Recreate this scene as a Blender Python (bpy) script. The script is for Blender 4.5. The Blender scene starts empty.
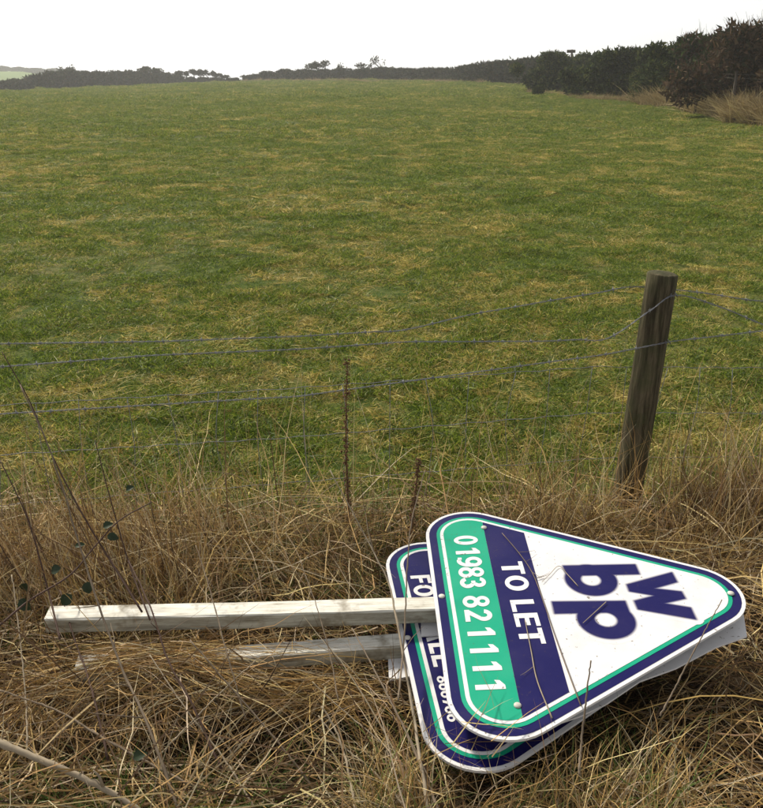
import bpy, math, random
import numpy as np

# ------------------------------------------------------------------ camera, sky, sun, exposure
sc = bpy.context.scene
F_PX, PITCH, EYE, CX, CY = 822.0, math.radians(22.0), 1.6, 381.5, 404.0
cam = bpy.data.cameras.new('camera')
cam.sensor_fit = 'HORIZONTAL'; cam.sensor_width = 36.0
cam.lens = F_PX / 763.0 * 36.0
cam.clip_start = 0.05; cam.clip_end = 6000
co = bpy.data.objects.new('camera', cam); sc.collection.objects.link(co)
co.location = (0, 0, EYE); co.rotation_euler = (math.pi / 2 - PITCH, 0, 0)
sc.camera = co

SUN_EL, SUN_AZ = math.radians(42), math.radians(-38)      # azimuth measured from +y towards +x
world = bpy.data.worlds.new('World'); sc.world = world; world.use_nodes = True
wn, wl = world.node_tree.nodes, world.node_tree.links
bg = wn['Background']
sky = wn.new('ShaderNodeTexSky'); sky.sky_type = 'NISHITA'; sky.sun_disc = False
sky.sun_elevation = SUN_EL; sky.sun_rotation = SUN_AZ
sky.dust_density = 1.0; sky.air_density = 1.0; sky.ozone_density = 1.0
hs = wn.new('ShaderNodeHueSaturation'); hs.inputs['Saturation'].default_value = 0.04
wl.new(sky.outputs[0], hs.inputs['Color']); wl.new(hs.outputs[0], bg.inputs['Color'])
bg.inputs['Strength'].default_value = 0.115
sun = bpy.data.lights.new('sun', 'SUN'); sun.energy = 3.5; sun.angle = math.radians(7); sun.color = (1.0, 0.91, 0.76)
so = bpy.data.objects.new('sun', sun); sc.collection.objects.link(so)
so.rotation_euler = (math.pi / 2 - SUN_EL, 0, math.pi - SUN_AZ)
so.location = (-20, 30, 40)
vs = sc.view_settings
vs.view_transform = 'Standard'; vs.look = 'None'; vs.gamma = 1.0; vs.use_curve_mapping = False
vs.exposure = 0.57
sc.cycles.use_denoising = True
sc.cycles.max_bounces = 4; sc.cycles.diffuse_bounces = 2; sc.cycles.transmission_bounces = 2; sc.cycles.glossy_bounces = 2
sc.cycles.volume_bounces = 1
sc.cycles.debug_use_spatial_splits = True

rng = np.random.default_rng(7)
random.seed(7)
C = sc.collection

# ------------------------------------------------------------------ pixel -> direction helpers
CP, SP = math.cos(PITCH), math.sin(PITCH)
def ray(px, py):
    a, b = (px - CX) / F_PX, (CY - py) / F_PX
    return np.array([a, CP + b * SP, -SP + b * CP])
O = np.array([0, 0, EYE])
def hit(px, py, n, d):
    r = ray(px, py); n = np.asarray(n, float)
    return O + r * ((d - n @ O) / (n @ r))
def at_z(px, py, z): return hit(px, py, (0, 0, 1), z)
def at_y(px, py, y): return hit(px, py, (0, 1, 0), y)

# ------------------------------------------------------------------ noise, terrain
def vnoise(x, y, seed=0):
    x = np.asarray(x, float); y = np.asarray(y, float)
    xi, yi = np.floor(x).astype(np.int64), np.floor(y).astype(np.int64)
    fx, fy = x - xi, y - yi
    fx = fx * fx * (3 - 2 * fx); fy = fy * fy * (3 - 2 * fy)
    def h(i, j):
        v = (i * 374761393 + j * 668265263 + seed * 1442695041) & 0x7fffffff
        v = ((v ^ (v >> 13)) * 1274126177) & 0x7fffffff
        v = v ^ (v >> 16)
        return (v & 0xffff) / 65535.0
    a = h(xi, yi) * (1 - fx) + h(xi + 1, yi) * fx
    b = h(xi, yi + 1) * (1 - fx) + h(xi + 1, yi + 1) * fx
    return a * (1 - fy) + b * fy
def fbm(x, y, seed=0, o=3):
    s = 0; a = .5; t = 0
    for k in range(o):
        s = s + a * vnoise(x * 2 ** k, y * 2 ** k, seed + k * 17); t += a; a *= .5
    return s / t
def S(t):
    t = np.clip(t, 0, 1); return t * t * (3 - 2 * t)
def ter(x, y):
    x = np.asarray(x, float); y = np.asarray(y, float)
    z = 0.05 * (fbm(x * .5 + 3, y * .5, 3) - .5) * S((y - 2.2) / 3)
    z = z + 0.5 * (fbm(x * .05, y * .05, 9) - .5) * S((y - 12) / 50)
    z = z - 2.7 * S((-x - 18) / 62) * S((y - 30) / 110)
    z = z + 0.30 * S((y - 20) / 60) * S((x + 20) / 30)
    z = z - 7 * S((y - 165) / 200)
    z = z + 11.5 * S((y - 235) / 190) * S((-x - 125) / 50)
    return z

# ------------------------------------------------------------------ mesh helpers
def np_mesh(name, V, F, col=None):
    """V (n,3); F list of int arrays (m,3)/(m,4); col (n,3) point colours"""
    V = np.ascontiguousarray(V, np.float32)
    me = bpy.data.meshes.new(name)
    if isinstance(F, np.ndarray): F = [F]
    F = [f for f in F if len(f)]
    me.vertices.add(len(V)); me.vertices.foreach_set('co', V.ravel())
    nl = sum(f.size for f in F); npoly = sum(len(f) for f in F)
    me.loops.add(nl); me.polygons.add(npoly)
    me.loops.foreach_set('vertex_index', np.concatenate([f.ravel() for f in F]).astype(np.int32))
    tot = np.concatenate([np.full(len(f), f.shape[1]) for f in F]).astype(np.int32)
    st = np.concatenate([[0], np.cumsum(tot)[:-1]]).astype(np.int32)
    me.polygons.foreach_set('loop_start', st)
    if col is not None:
        a = me.attributes.new('col', 'FLOAT_COLOR', 'POINT')
        c4 = np.ones((len(V), 4), np.float32); c4[:, :3] = col
        a.data.foreach_set('color', c4.ravel())
    me.update(calc_edges=True); me.validate()
    return me
def link(name, me, mat=None, parent=None, smooth=False):
    o = bpy.data.objects.new(name, me); C.objects.link(o)
    if mat is not None and me is not None and not me.materials: me.materials.append(mat)
    if parent is not None: o.parent = parent
    if smooth: me.polygons.foreach_set('use_smooth', np.ones(len(me.polygons), bool))
    return o
def tag(o, label, cat, group=None, kind=None):
    o['label'] = label
    if cat: o['category'] = cat
    if group: o['group'] = group
    if kind: o['kind'] = kind
    return o
def empty(name, label, cat, loc=(0, 0, 0), group=None):
    o = bpy.data.objects.new(name, None); C.objects.link(o); o.location = loc
    o.empty_display_size = .1
    return tag(o, label, cat, group)
class MB:
    def __init__(s): s.v = []; s.f = {3: [], 4: []}; s.c = []; s.n = 0
    def add(s, V, F, col=None):
        V = np.asarray(V, float)
        if not isinstance(F, (list, tuple)): F = [F]
        for f in F:
            f = np.asarray(f, int)
            if f.size: s.f[f.shape[1]].append(f + s.n)
        s.v.append(V); s.n += len(V)
        if col is not None:
            col = np.asarray(col, float)
            s.c.append(np.broadcast_to(col, (len(V), 3)) if col.ndim == 1 else col)
    def mesh(s, name):
        F = [np.concatenate(s.f[k]) for k in (3, 4) if s.f[k]]
        return np_mesh(name, np.concatenate(s.v), F, np.concatenate(s.c) if s.c else None)
def nrm(a): return a / np.maximum(np.linalg.norm(a, axis=-1, keepdims=True), 1e-9)
def tube(pts, r, n=6, cap=True):
    pts = np.asarray(pts, float); k = len(pts)
    r = np.broadcast_to(np.asarray(r, float), (k,))
    t = nrm(np.gradient(pts, axis=0))
    up = np.array([0, 0, 1.]) if abs(t[:, 2]).mean() < .8 else np.array([1., 0, 0])
    s = nrm(np.cross(t, up)); w = np.cross(s, t)
    a = np.arange(n) / n * 2 * np.pi
    V = (pts[:, None] + r[:, None, None] * (np.cos(a)[None, :, None] * s[:, None] + np.sin(a)[None, :, None] * w[:, None])).reshape(-1, 3)
    i = np.arange(k - 1)[:, None] * n; j = np.arange(n)[None]; j2 = (j + 1) % n
    F = np.stack([i + j, i + j2, i + n + j2, i + n + j], -1).reshape(-1, 4)
    if cap:
        V = np.concatenate([V, pts[:1], pts[-1:]]); m = k * n
        jj = np.arange(n); T = np.concatenate([np.stack([np.full(n, m), (jj + 1) % n, jj], -1), np.stack([np.full(n, m + 1), (k - 1) * n + jj, (k - 1) * n + (jj + 1) % n], -1)])
        return V, [F, T]
    return V, [F]
def smooth_line(P, n):
    """Catmull-Rom through control points"""
    P = np.asarray(P, float); Q = np.vstack([2 * P[0] - P[1], P, 2 * P[-1] - P[-2]])
    u = np.linspace(0, len(P) - 1 - 1e-6, n); i = u.astype(int); t = (u - i)[:, None]
    a, b, c, d = Q[i], Q[i + 1], Q[i + 2], Q[i + 3]
    return .5 * (2 * b + (c - a) * t + (2 * a - 5 * b + 4 * c - d) * t ** 2 + (3 * b - a - 3 * c + d) * t ** 3)
def ribbons(base, d, L, w, bend, nseg=4, taper=2.0, col=None, kink=0.0, flat_up=False, curl=None):
    """many blades at once. bend (N,3): displacement at tip relative to L"""
    N = len(base); d = nrm(d)
    t = np.linspace(0, 1, nseg + 1)
    L = np.broadcast_to(L, (N,)); w = np.broadcast_to(w, (N,))
    P = base[:, None] + d[:, None] * (L[:, None] * t)[..., None] + bend[:, None] * (L[:, None] * t ** 2)[..., None]
    if kink: P[:, 1:-1] += rng.normal(0, 1, (N, nseg - 1, 3)) * (kink * L)[:, None, None]
    side = nrm(np.cross(d, rng.normal(0, 1, (N, 3))))
    wt = (w[:, None] * np.clip(1 - t ** taper, .12, 1))[..., None]
    V = np.stack([P - side[:, None] * wt / 2, P + side[:, None] * wt / 2], 2).reshape(-1, 3)
    i = (np.arange(N) * (nseg + 1) * 2)[:, None] + (np.arange(nseg) * 2)[None]
    F = np.stack([i, i + 1, i + 3, i + 2], -1).reshape(-1, 4)
    cc = None
    if col is not None: cc = np.repeat(col, (nseg + 1) * 2, axis=0)
    return V, F, cc, P
def rand_dir(n):
    return nrm(rng.normal(0, 1, (n, 3)))
def pick(palette, n, jitter=.18):
    p = np.asarray(palette, float); k = rng.integers(0, len(p), n)
    return np.clip(p[k] * rng.uniform(1 - jitter, 1 + jitter, (n, 1)) * rng.uniform(.95, 1.05, (n, 3)), 0, 1)

# ------------------------------------------------------------------ materials
def new_mat(name):
    m = bpy.data.materials.new(name); m.use_nodes = True
    nt = m.node_tree
    return m, nt, nt.nodes['Principled BSDF'], nt.nodes['Material Output']
def N(nt, t, **k):
    n = nt.nodes.new(t)
    for a, b in k.items():
        if a in n.inputs: n.inputs[a].default_value = b
        else: setattr(n, a, b)
    return n
def ramp(nt, stops, interp='LINEAR'):
    r = nt.nodes.new('ShaderNodeValToRGB'); e = r.color_ramp.elements; r.color_ramp.interpolation = interp
    while len(e) < len(stops): e.new(.5)
    for q, (p, c) in zip(e, stops):
        q.position = p; q.color = (*c, 1) if len(c) == 3 else c
    return r
def plant_mat(name, transl=.25, rough=.65, spec=.2):
    m, nt, b, out = new_mat(name)
    a = N(nt, 'ShaderNodeAttribute', attribute_name='col')
    nt.links.new(a.outputs['Color'], b.inputs['Base Color'])
    b.inputs['Roughness'].default_value = rough; b.inputs['Specular IOR Level'].default_value = spec
    tr = N(nt, 'ShaderNodeBsdfTranslucent'); nt.links.new(a.outputs['Color'], tr.inputs['Color'])
    mx = N(nt, 'ShaderNodeMixShader', Fac=transl)
    nt.links.new(b.outputs[0], mx.inputs[1]); nt.links.new(tr.outputs[0], mx.inputs[2]); nt.links.new(mx.outputs[0], out.inputs[0])
    return m
M_straw = plant_mat('dry_straw', .12)
M_leaf = plant_mat('hedge_leaf', .15, .8, .05)
M_bark = plant_mat('bark', .0, .85)

def dryness_nodes(nt):
    """world-position noise shared by the field surface and its blades: 0 green .. 1 straw"""
    g = N(nt, 'ShaderNodeNewGeometry')
    mp = N(nt, 'ShaderNodeMapping'); mp.inputs['Scale'].default_value = (1, 1, 0)
    nt.links.new(g.outputs['Position'], mp.inputs['Vector'])
    acc = None
    for sc_, wt in ((.16, .55), (.9, .7), (4.5, .9)):
        n1 = N(nt, 'ShaderNodeTexNoise', Scale=sc_, Detail=4.0, Roughness=.62); nt.links.new(mp.outputs[0], n1.inputs['Vector'])
        ma = N(nt, 'ShaderNodeMath', operation='MULTIPLY_ADD'); ma.inputs[1].default_value = wt; ma.inputs[2].default_value = 0
        nt.links.new(n1.outputs['Fac'], ma.inputs[0])
        if acc is not None: nt.links.new(acc.outputs[0], ma.inputs[2])
        acc = ma
    r = N(nt, 'ShaderNodeMapRange'); r.inputs['From Min'].default_value = .98; r.inputs['From Max'].default_value = 1.31
    nt.links.new(acc.outputs[0], r.inputs['Value'])
    return g, mp, r
def field_ground_mat():
    m, nt, b, out = new_mat('field_turf')
    g, mp, dry = dryness_nodes(nt)
    n3 = N(nt, 'ShaderNodeTexNoise', Scale=9.0, Detail=6.0, Roughness=.75); nt.links.new(mp.outputs[0], n3.inputs['Vector'])
    gr = ramp(nt, [(.25, (.018, .030, .005)), (.55, (.055, .085, .012)), (.8, (.12, .155, .030))])
    tn = ramp(nt, [(.25, (.065, .058, .018)), (.55, (.14, .12, .042)), (.8, (.24, .20, .08))])
    nt.links.new(n3.outputs['Fac'], gr.inputs[0]); nt.links.new(n3.outputs['Fac'], tn.inputs[0])
    mx = N(nt, 'ShaderNodeMix', data_type='RGBA'); nt.links.new(dry.outputs[0], mx.inputs[0])
    nt.links.new(gr.outputs[0], mx.inputs[6]); nt.links.new(tn.outputs[0], mx.inputs[7])
    # bare thatch / soil on the near verge (y below the fence)
    sp = N(nt, 'ShaderNodeSeparateXYZ'); nt.links.new(g.outputs['Position'], sp.inputs[0])
    mr = N(nt, 'ShaderNodeMapRange'); mr.inputs['From Min'].default_value = 2.5; mr.inputs['From Max'].default_value = 3.1
    nt.links.new(sp.outputs['Y'], mr.inputs['Value'])
    so_ = ramp(nt, [(.3, (.014, .010, .006)), (.7, (.045, .031, .016))]); nt.links.new(n3.outputs['Fac'], so_.inputs[0])
    m2 = N(nt, 'ShaderNodeMix', data_type='RGBA'); nt.links.new(mr.outputs[0], m2.inputs[0])
    nt.links.new(so_.outputs[0], m2.inputs[6]); nt.links.new(mx.outputs[2], m2.inputs[7])
    mf = N(nt, 'ShaderNodeMapRange'); mf.inputs['From Min'].default_value = 225; mf.inputs['From Max'].default_value = 235; nt.links.new(sp.outputs['Y'], mf.inputs['Value'])
    m5 = N(nt, 'ShaderNodeMix', data_type='RGBA'); nt.links.new(mf.outputs[0], m5.inputs[0]); nt.links.new(m2.outputs[2], m5.inputs[6]); m5.inputs[7].default_value = (.10, .165, .025, 1)
    nt.links.new(m5.outputs[2], b.inputs['Base Color'])
    b.inputs['Roughness'].default_value = .95; b.inputs['Specular IOR Level'].default_value = .1
    bp = N(nt, 'ShaderNodeBump', Strength=.6, Distance=.06)
    n4 = N(nt, 'ShaderNodeTexNoise', Scale=5.0, Detail=6.0, Roughness=.7); nt.links.new(mp.outputs[0], n4.inputs['Vector'])
    nt.links.new(n4.outputs['Fac'], bp.inputs['Height']); nt.links.new(bp.outputs[0], b.inputs['Normal'])
    return m
def field_grass_mat():
    m, nt, b, out = new_mat('field_grass')
    g, mp, dry = dryness_nodes(nt)
    a = N(nt, 'ShaderNodeAttribute', attribute_name='col')      # r: per-blade random, g: per-blade dryness bias
    sp = N(nt, 'ShaderNodeSeparateColor'); nt.links.new(a.outputs['Color'], sp.inputs[0])
    gr = ramp(nt, [(0, (.034, .062, .006)), (.5, (.100, .158, .015)), (1, (.28, .33, .046))])
    tn = ramp(nt, [(0, (.26, .195, .042)), (.6, (.50, .395, .105)), (1, (.74, .61, .23))])
    nt.links.new(sp.outputs[0], gr.inputs[0]); nt.links.new(sp.outputs[0], tn.inputs[0])
    sm = N(nt, 'ShaderNodeMath', operation='MULTIPLY_ADD'); sm.inputs[1].default_value = .8
    nt.links.new(dry.outputs[0], sm.inputs[0]); nt.links.new(sp.outputs[1], sm.inputs[2])
    st = N(nt, 'ShaderNodeMapRange'); st.inputs['From Min'].default_value = .62; st.inputs['From Max'].default_value = 1.05
    nt.links.new(sm.outputs[0], st.inputs['Value'])
    mx = N(nt, 'ShaderNodeMix', data_type='RGBA'); nt.links.new(st.outputs[0], mx.inputs[0])
    nt.links.new(gr.outputs[0], mx.inputs[6]); nt.links.new(tn.outputs[0], mx.inputs[7])
    nt.links.new(mx.outputs[2], b.inputs['Base Color']); b.inputs['Roughness'].default_value = .55; b.inputs['Specular IOR Level'].default_value = .3
    tr = N(nt, 'ShaderNodeBsdfTranslucent'); nt.links.new(mx.outputs[2], tr.inputs['Color'])
    ms = N(nt, 'ShaderNodeMixShader', Fac=.42)
    nt.links.new(b.outputs[0], ms.inputs[1]); nt.links.new(tr.outputs[0], ms.inputs[2]); nt.links.new(ms.outputs[0], out.inputs[0])
    return m
M_turf = field_ground_mat(); M_grass = field_grass_mat()

def print_mat(name, colr, rough=.32, dirt=.35, soft=None):
    """printed plastic sheet: faint mottling, specks of mud, slight ripple"""
    m, nt, b, out = new_mat(name)
    tc = N(nt, 'ShaderNodeTexCoord')
    n1 = N(nt, 'ShaderNodeTexNoise', Scale=9.0, Detail=5.0, Roughness=.6); nt.links.new(tc.outputs['Object'], n1.inputs['Vector'])
    n2 = N(nt, 'ShaderNodeTexNoise', Scale=75.0, Detail=3.0, Roughness=.6); nt.links.new(tc.outputs['Object'], n2.inputs['Vector'])
    n3 = N(nt, 'ShaderNodeTexNoise', Scale=3.5, Detail=2.0); nt.links.new(tc.outputs['Object'], n3.inputs['Vector'])
    r1 = ramp(nt, [(.3, tuple(x * .86 for x in colr)), (.7, colr)]); nt.links.new(n1.outputs['Fac'], r1.inputs[0])
    ad = N(nt, 'ShaderNodeMath', operation='MULTIPLY_ADD'); ad.inputs[1].default_value = .22
    nt.links.new(n3.outputs['Fac'], ad.inputs[0]); nt.links.new(n2.outputs['Fac'], ad.inputs[2])
    r2 = ramp(nt, [(.765, (0, 0, 0)), (.80, (1, 1, 1))]); nt.links.new(ad.outputs[0], r2.inputs[0])
    r3 = ramp(nt, [(.45, (0, 0, 0)), (.75, (.34, .34, .34))]); nt.links.new(n1.outputs['Fac'], r3.inputs[0])
    mxf = N(nt, 'ShaderNodeMath', operation='MAXIMUM'); nt.links.new(r2.outputs[0], mxf.inputs[0]); nt.links.new(r3.outputs[0], mxf.inputs[1])
    ml = N(nt, 'ShaderNodeMath', operation='MULTIPLY'); ml.inputs[1].default_value = dirt; nt.links.new(mxf.outputs[0], ml.inputs[0])
    mx = N(nt, 'ShaderNodeMix', data_type='RGBA'); nt.links.new(ml.outputs[0], mx.inputs[0])
    base = r1.outputs[0]
    if soft:                                           # second ink laid over the first by a printed mask
        at = N(nt, 'ShaderNodeAttribute', attribute_name='col'); ms = N(nt, 'ShaderNodeMix', data_type='RGBA')
        nt.links.new(at.outputs['Fac'], ms.inputs[0]); nt.links.new(base, ms.inputs[6]); ms.inputs[7].default_value = (*soft, 1); base = ms.outputs[2]
    nt.links.new(base, mx.inputs[6]); mx.inputs[7].default_value = (.10, .075, .045, 1)
    nt.links.new(mx.outputs[2], b.inputs['Base Color']); b.inputs['Specular IOR Level'].default_value = .16
    rr = N(nt, 'ShaderNodeMapRange'); rr.inputs['To Min'].default_value = rough - .08; rr.inputs['To Max'].default_value = rough + .2
    nt.links.new(n1.outputs['Fac'], rr.inputs['Value']); nt.links.new(rr.outputs[0], b.inputs['Roughness'])
    bp = N(nt, 'ShaderNodeBump', Strength=.18, Distance=.004)
    n4 = N(nt, 'ShaderNodeTexNoise', Scale=26.0, Detail=3.0); nt.links.new(tc.outputs['Object'], n4.inputs['Vector'])
    nt.links.new(n4.outputs['Fac'], bp.inputs['Height']); nt.links.new(bp.outputs[0], b.inputs['Normal'])
    return m
WHITE, NAVY, GREEN = (.74, .74, .76), (.007, .006, .082), (.007, .34, .205)
M_white = print_mat('board_white', WHITE, .4, .8); M_navy = print_mat('print_navy', NAVY, .34, .25); M_green = print_mat('print_green', GREEN, .36, .3)
M_halo = print_mat('print_soft_navy', WHITE, .4, .8, (.012, .008, .10))
def painted_wood():
    m, nt, b, out = new_mat('flaking_white_paint')
    tc = N(nt, 'ShaderNodeTexCoord'); mp = N(nt, 'ShaderNodeMapping'); mp.inputs['Scale'].default_value = (2.5, 22, 22)
    nt.links.new(tc.outputs['Object'], mp.inputs['Vector'])
    n1 = N(nt, 'ShaderNodeTexNoise', Scale=3.0, Detail=7.0, Roughness=.7); nt.links.new(mp.outputs[0], n1.inputs['Vector'])
    n2 = N(nt, 'ShaderNodeTexNoise', Scale=7.0, Detail=4.0, Roughness=.7); nt.links.new(tc.outputs['Object'], n2.inputs['Vector'])
    n5 = N(nt, 'ShaderNodeTexNoise', Scale=60.0, Detail=3.0); nt.links.new(tc.outputs['Object'], n5.inputs['Vector'])
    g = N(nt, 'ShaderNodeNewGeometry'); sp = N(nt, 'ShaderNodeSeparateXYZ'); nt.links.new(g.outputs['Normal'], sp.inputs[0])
    # sides greyer and greener than the top: weathering plus side shade painted in
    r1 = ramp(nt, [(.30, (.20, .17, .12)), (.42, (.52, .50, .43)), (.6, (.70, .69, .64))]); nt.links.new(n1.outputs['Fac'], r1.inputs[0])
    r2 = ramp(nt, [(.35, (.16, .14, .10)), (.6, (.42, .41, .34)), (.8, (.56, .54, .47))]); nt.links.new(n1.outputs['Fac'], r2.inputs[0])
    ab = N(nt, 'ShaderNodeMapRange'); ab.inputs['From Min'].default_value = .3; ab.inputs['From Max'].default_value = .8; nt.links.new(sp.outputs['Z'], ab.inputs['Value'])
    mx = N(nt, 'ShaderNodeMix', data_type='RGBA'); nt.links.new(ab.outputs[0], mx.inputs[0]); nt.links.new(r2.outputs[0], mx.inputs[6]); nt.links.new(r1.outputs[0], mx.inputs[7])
    r3 = ramp(nt, [(.54, (0, 0, 0)), (.66, (.9, .9, .9))]); nt.links.new(n2.outputs['Fac'], r3.inputs[0])
    m3 = N(nt, 'ShaderNodeMix', data_type='RGBA'); nt.links.new(r3.outputs[0], m3.inputs[0]); nt.links.new(mx.outputs[2], m3.inputs[6]); m3.inputs[7].default_value = (.17, .14, .09, 1)
    nt.links.new(m3.outputs[2], b.inputs['Base Color']); b.inputs['Roughness'].default_value = .7
    bp = N(nt, 'ShaderNodeBump', Strength=.4, Distance=.003); nt.links.new(n1.outputs['Fac'], bp.inputs['Height']); nt.links.new(bp.outputs[0], b.inputs['Normal'])
    return m
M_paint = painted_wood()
def post_wood():
    m, nt, b, out = new_mat('weathered_post_wood')
    tc = N(nt, 'ShaderNodeTexCoord'); mp = N(nt, 'ShaderNodeMapping'); mp.inputs['Scale'].default_value = (30, 30, 2.2)
    nt.links.new(tc.outputs['Object'], mp.inputs['Vector'])
    n1 = N(nt, 'ShaderNodeTexNoise', Scale=1.6, Detail=8.0, Roughness=.7); nt.links.new(mp.outputs[0], n1.inputs['Vector'])
    n2 = N(nt, 'ShaderNodeTexNoise', Scale=9.0, Detail=5.0, Roughness=.65); nt.links.new(tc.outputs['Object'], n2.inputs['Vector'])
    r1 = ramp(nt, [(.3, (.016, .013, .009)), (.46, (.050, .041, .025)), (.66, (.155, .130, .082))]); nt.links.new(n1.outputs['Fac'], r1.inputs[0])
    r2 = ramp(nt, [(.45, (0, 0, 0)), (.7, (.75, .75, .75))]); nt.links.new(n2.outputs['Fac'], r2.inputs[0])
    mx = N(nt, 'ShaderNodeMix', data_type='RGBA'); nt.links.new(r2.outputs[0], mx.inputs[0]); nt.links.new(r1.outputs[0], mx.inputs[6]); mx.inputs[7].default_value = (.058, .066, .028, 1)
    nt.links.new(mx.outputs[2], b.inputs['Base Color']); b.inputs['Roughness'].default_value = .9; b.inputs['Specular IOR Level'].default_value = .1
    bp = N(nt, 'ShaderNodeBump', Strength=1.0, Distance=.010); nt.links.new(n1.outputs['Fac'], bp.inputs['Height']); nt.links.new(bp.outputs[0], b.inputs['Normal'])
    return m
M_post = post_wood()
def simple(name, c, rough=.5, metal=0.0):
    m, nt, b, out = new_mat(name)
    n = N(nt, 'ShaderNodeTexNoise', Scale=40.0, Detail=3.0)
    tc = N(nt, 'ShaderNodeTexCoord'); nt.links.new(tc.outputs['Object'], n.inputs['Vector'])
    r = ramp(nt, [(.3, tuple(x * .65 for x in c)), (.7, c)]); nt.links.new(n.outputs['Fac'], r.inputs[0]); nt.links.new(r.outputs[0], b.inputs['Base Color'])
    b.inputs['Roughness'].default_value = rough; b.inputs['Metallic'].default_value = metal; b.inputs['Specular IOR Level'].default_value = .18
    return m
M_wire = simple('galvanised_wire', (.24, .25, .275), .55, .3)
M_nail = simple('nail_head', (.62, .60, .55), .45)
M_stem = simple('dead_stem', (.20, .155, .11), .8)
M_palestem = simple('pale_dead_stem', (.34, .28, .20), .75)
M_darkstem = simple('dark_bramble_stem', (.085, .05, .038), .7)
M_dock = simple('dock_brown', (.16, .088, .046), .85)
M_brleaf = simple('bramble_leaf', (.030, .048, .022), .5)
M_pole = simple('tarred_pole', (.085, .07, .055), .8)

# ------------------------------------------------------------------ ground: one sheet, fine near, coarse far
ys = np.concatenate([np.linspace(-40, 0, 9)[:-1], np.linspace(0, 8, 65)[:-1], np.geomspace(8, 520, 130)])
us = np.linspace(-1, 1, 161)
half = np.where(ys < 12, 14 + 0 * ys, 14 + (ys - 12) * 1.25)
X = us[None] * half[:, None]; Y = np.repeat(ys[:, None], len(us), 1)
Z = ter(X, Y)
nr, nc = X.shape
ii = (np.arange(nr - 1)[:, None] * nc + np.arange(nc - 1)[None])
F = np.stack([ii, ii + 1, ii + nc + 1, ii + nc], -1).reshape(-1, 4)
ground = link('field_ground', np_mesh('field_ground', np.stack([X, Y, Z], -1).reshape(-1, 3), F), M_turf, smooth=True)
ground['kind'] = 'structure'
# ------------------------------------------------------------------ fallen agency boards
from mathutils import Matrix, Vector
TRI = np.array([(-.572, 0.), (.572, 0.), (-.010, .971)])
def inset_round(off, r, seg=14):
    """triangle TRI inset by off, with corners rounded to radius r"""
    c = TRI.mean(0); lines = []
    for i in range(3):
        a, b = TRI[i], TRI[(i + 1) % 3]; d = (b - a) / np.linalg.norm(b - a); n = np.array([-d[1], d[0]])
        lines.append((a + n * (off + r), d))
    pts = []
    for i in range(3):
        (p, d), (q, e) = lines[i - 1], lines[i]
        t = np.linalg.solve(np.array([d, -e]).T, q - p)[0]; ctr = p + d * t
        a0 = math.atan2(-d[0], d[1]); a1 = math.atan2(-e[0], e[1])
        while a1 < a0: a1 += 2 * math.pi
        for s in np.linspace(a0, a1, seg): pts.append(ctr + r * np.array([math.cos(s), math.sin(s)]))
    return np.array(pts)
def clip(poly, a, b, c):
    """keep a*u+b*v<=c of a convex polygon"""
    out = []
    for i in range(len(poly)):
        p, q = poly[i], poly[(i + 1) % len(poly)]
        dp, dq = a * p[0] + b * p[1] - c, a * q[0] + b * q[1] - c
        if dp <= 0: out.append(p)
        if dp * dq < 0: out.append(p + (q - p) * dp / (dp - dq))
    return np.array(out)
def poly_obj(name, polys, z, mat, parent):
    """flat printed shape(s) at height z"""
    me = bpy.data.meshes.new(name); V = []; Fc = []
    for k, p in enumerate(polys):
        zz = z[k] if isinstance(z, (list, tuple)) else z
        Fc.append(list(range(len(V), len(V) + len(p)))); V += [(x, y, zz) for x, y in p]
    me.from_pydata(V, [], Fc); me.update()
    return link(name, me, mat, parent)
def slab(name, poly, z0, z1, mat, parent, warp=None):
    n = len(poly); V = [(x, y, z0) for x, y in poly] + [(x, y, z1) for x, y in poly]
    Fc = [list(range(n))[::-1], list(range(n, 2 * n))] + [[i, (i + 1) % n, n + (i + 1) % n, n + i] for i in range(n)]
    me = bpy.data.meshes.new(name); me.from_pydata(V, [], Fc); me.update()
    return link(name, me, mat, parent)
def band(cx, cy, ro, ri, a0=0, a1=360, n=36):
    """elliptical band as quads; ro, ri = (rx, ry)"""
    A = np.radians(np.linspace(a0, a1, n + 1)); out = []
    for p, q in zip(A[:-1], A[1:]):
        out.append([(cx + r[0] * math.cos(t), cy + r[1] * math.sin(t)) for r, t in ((ri, p), (ro, p), (ro, q), (ri, q))])
    return out
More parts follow.
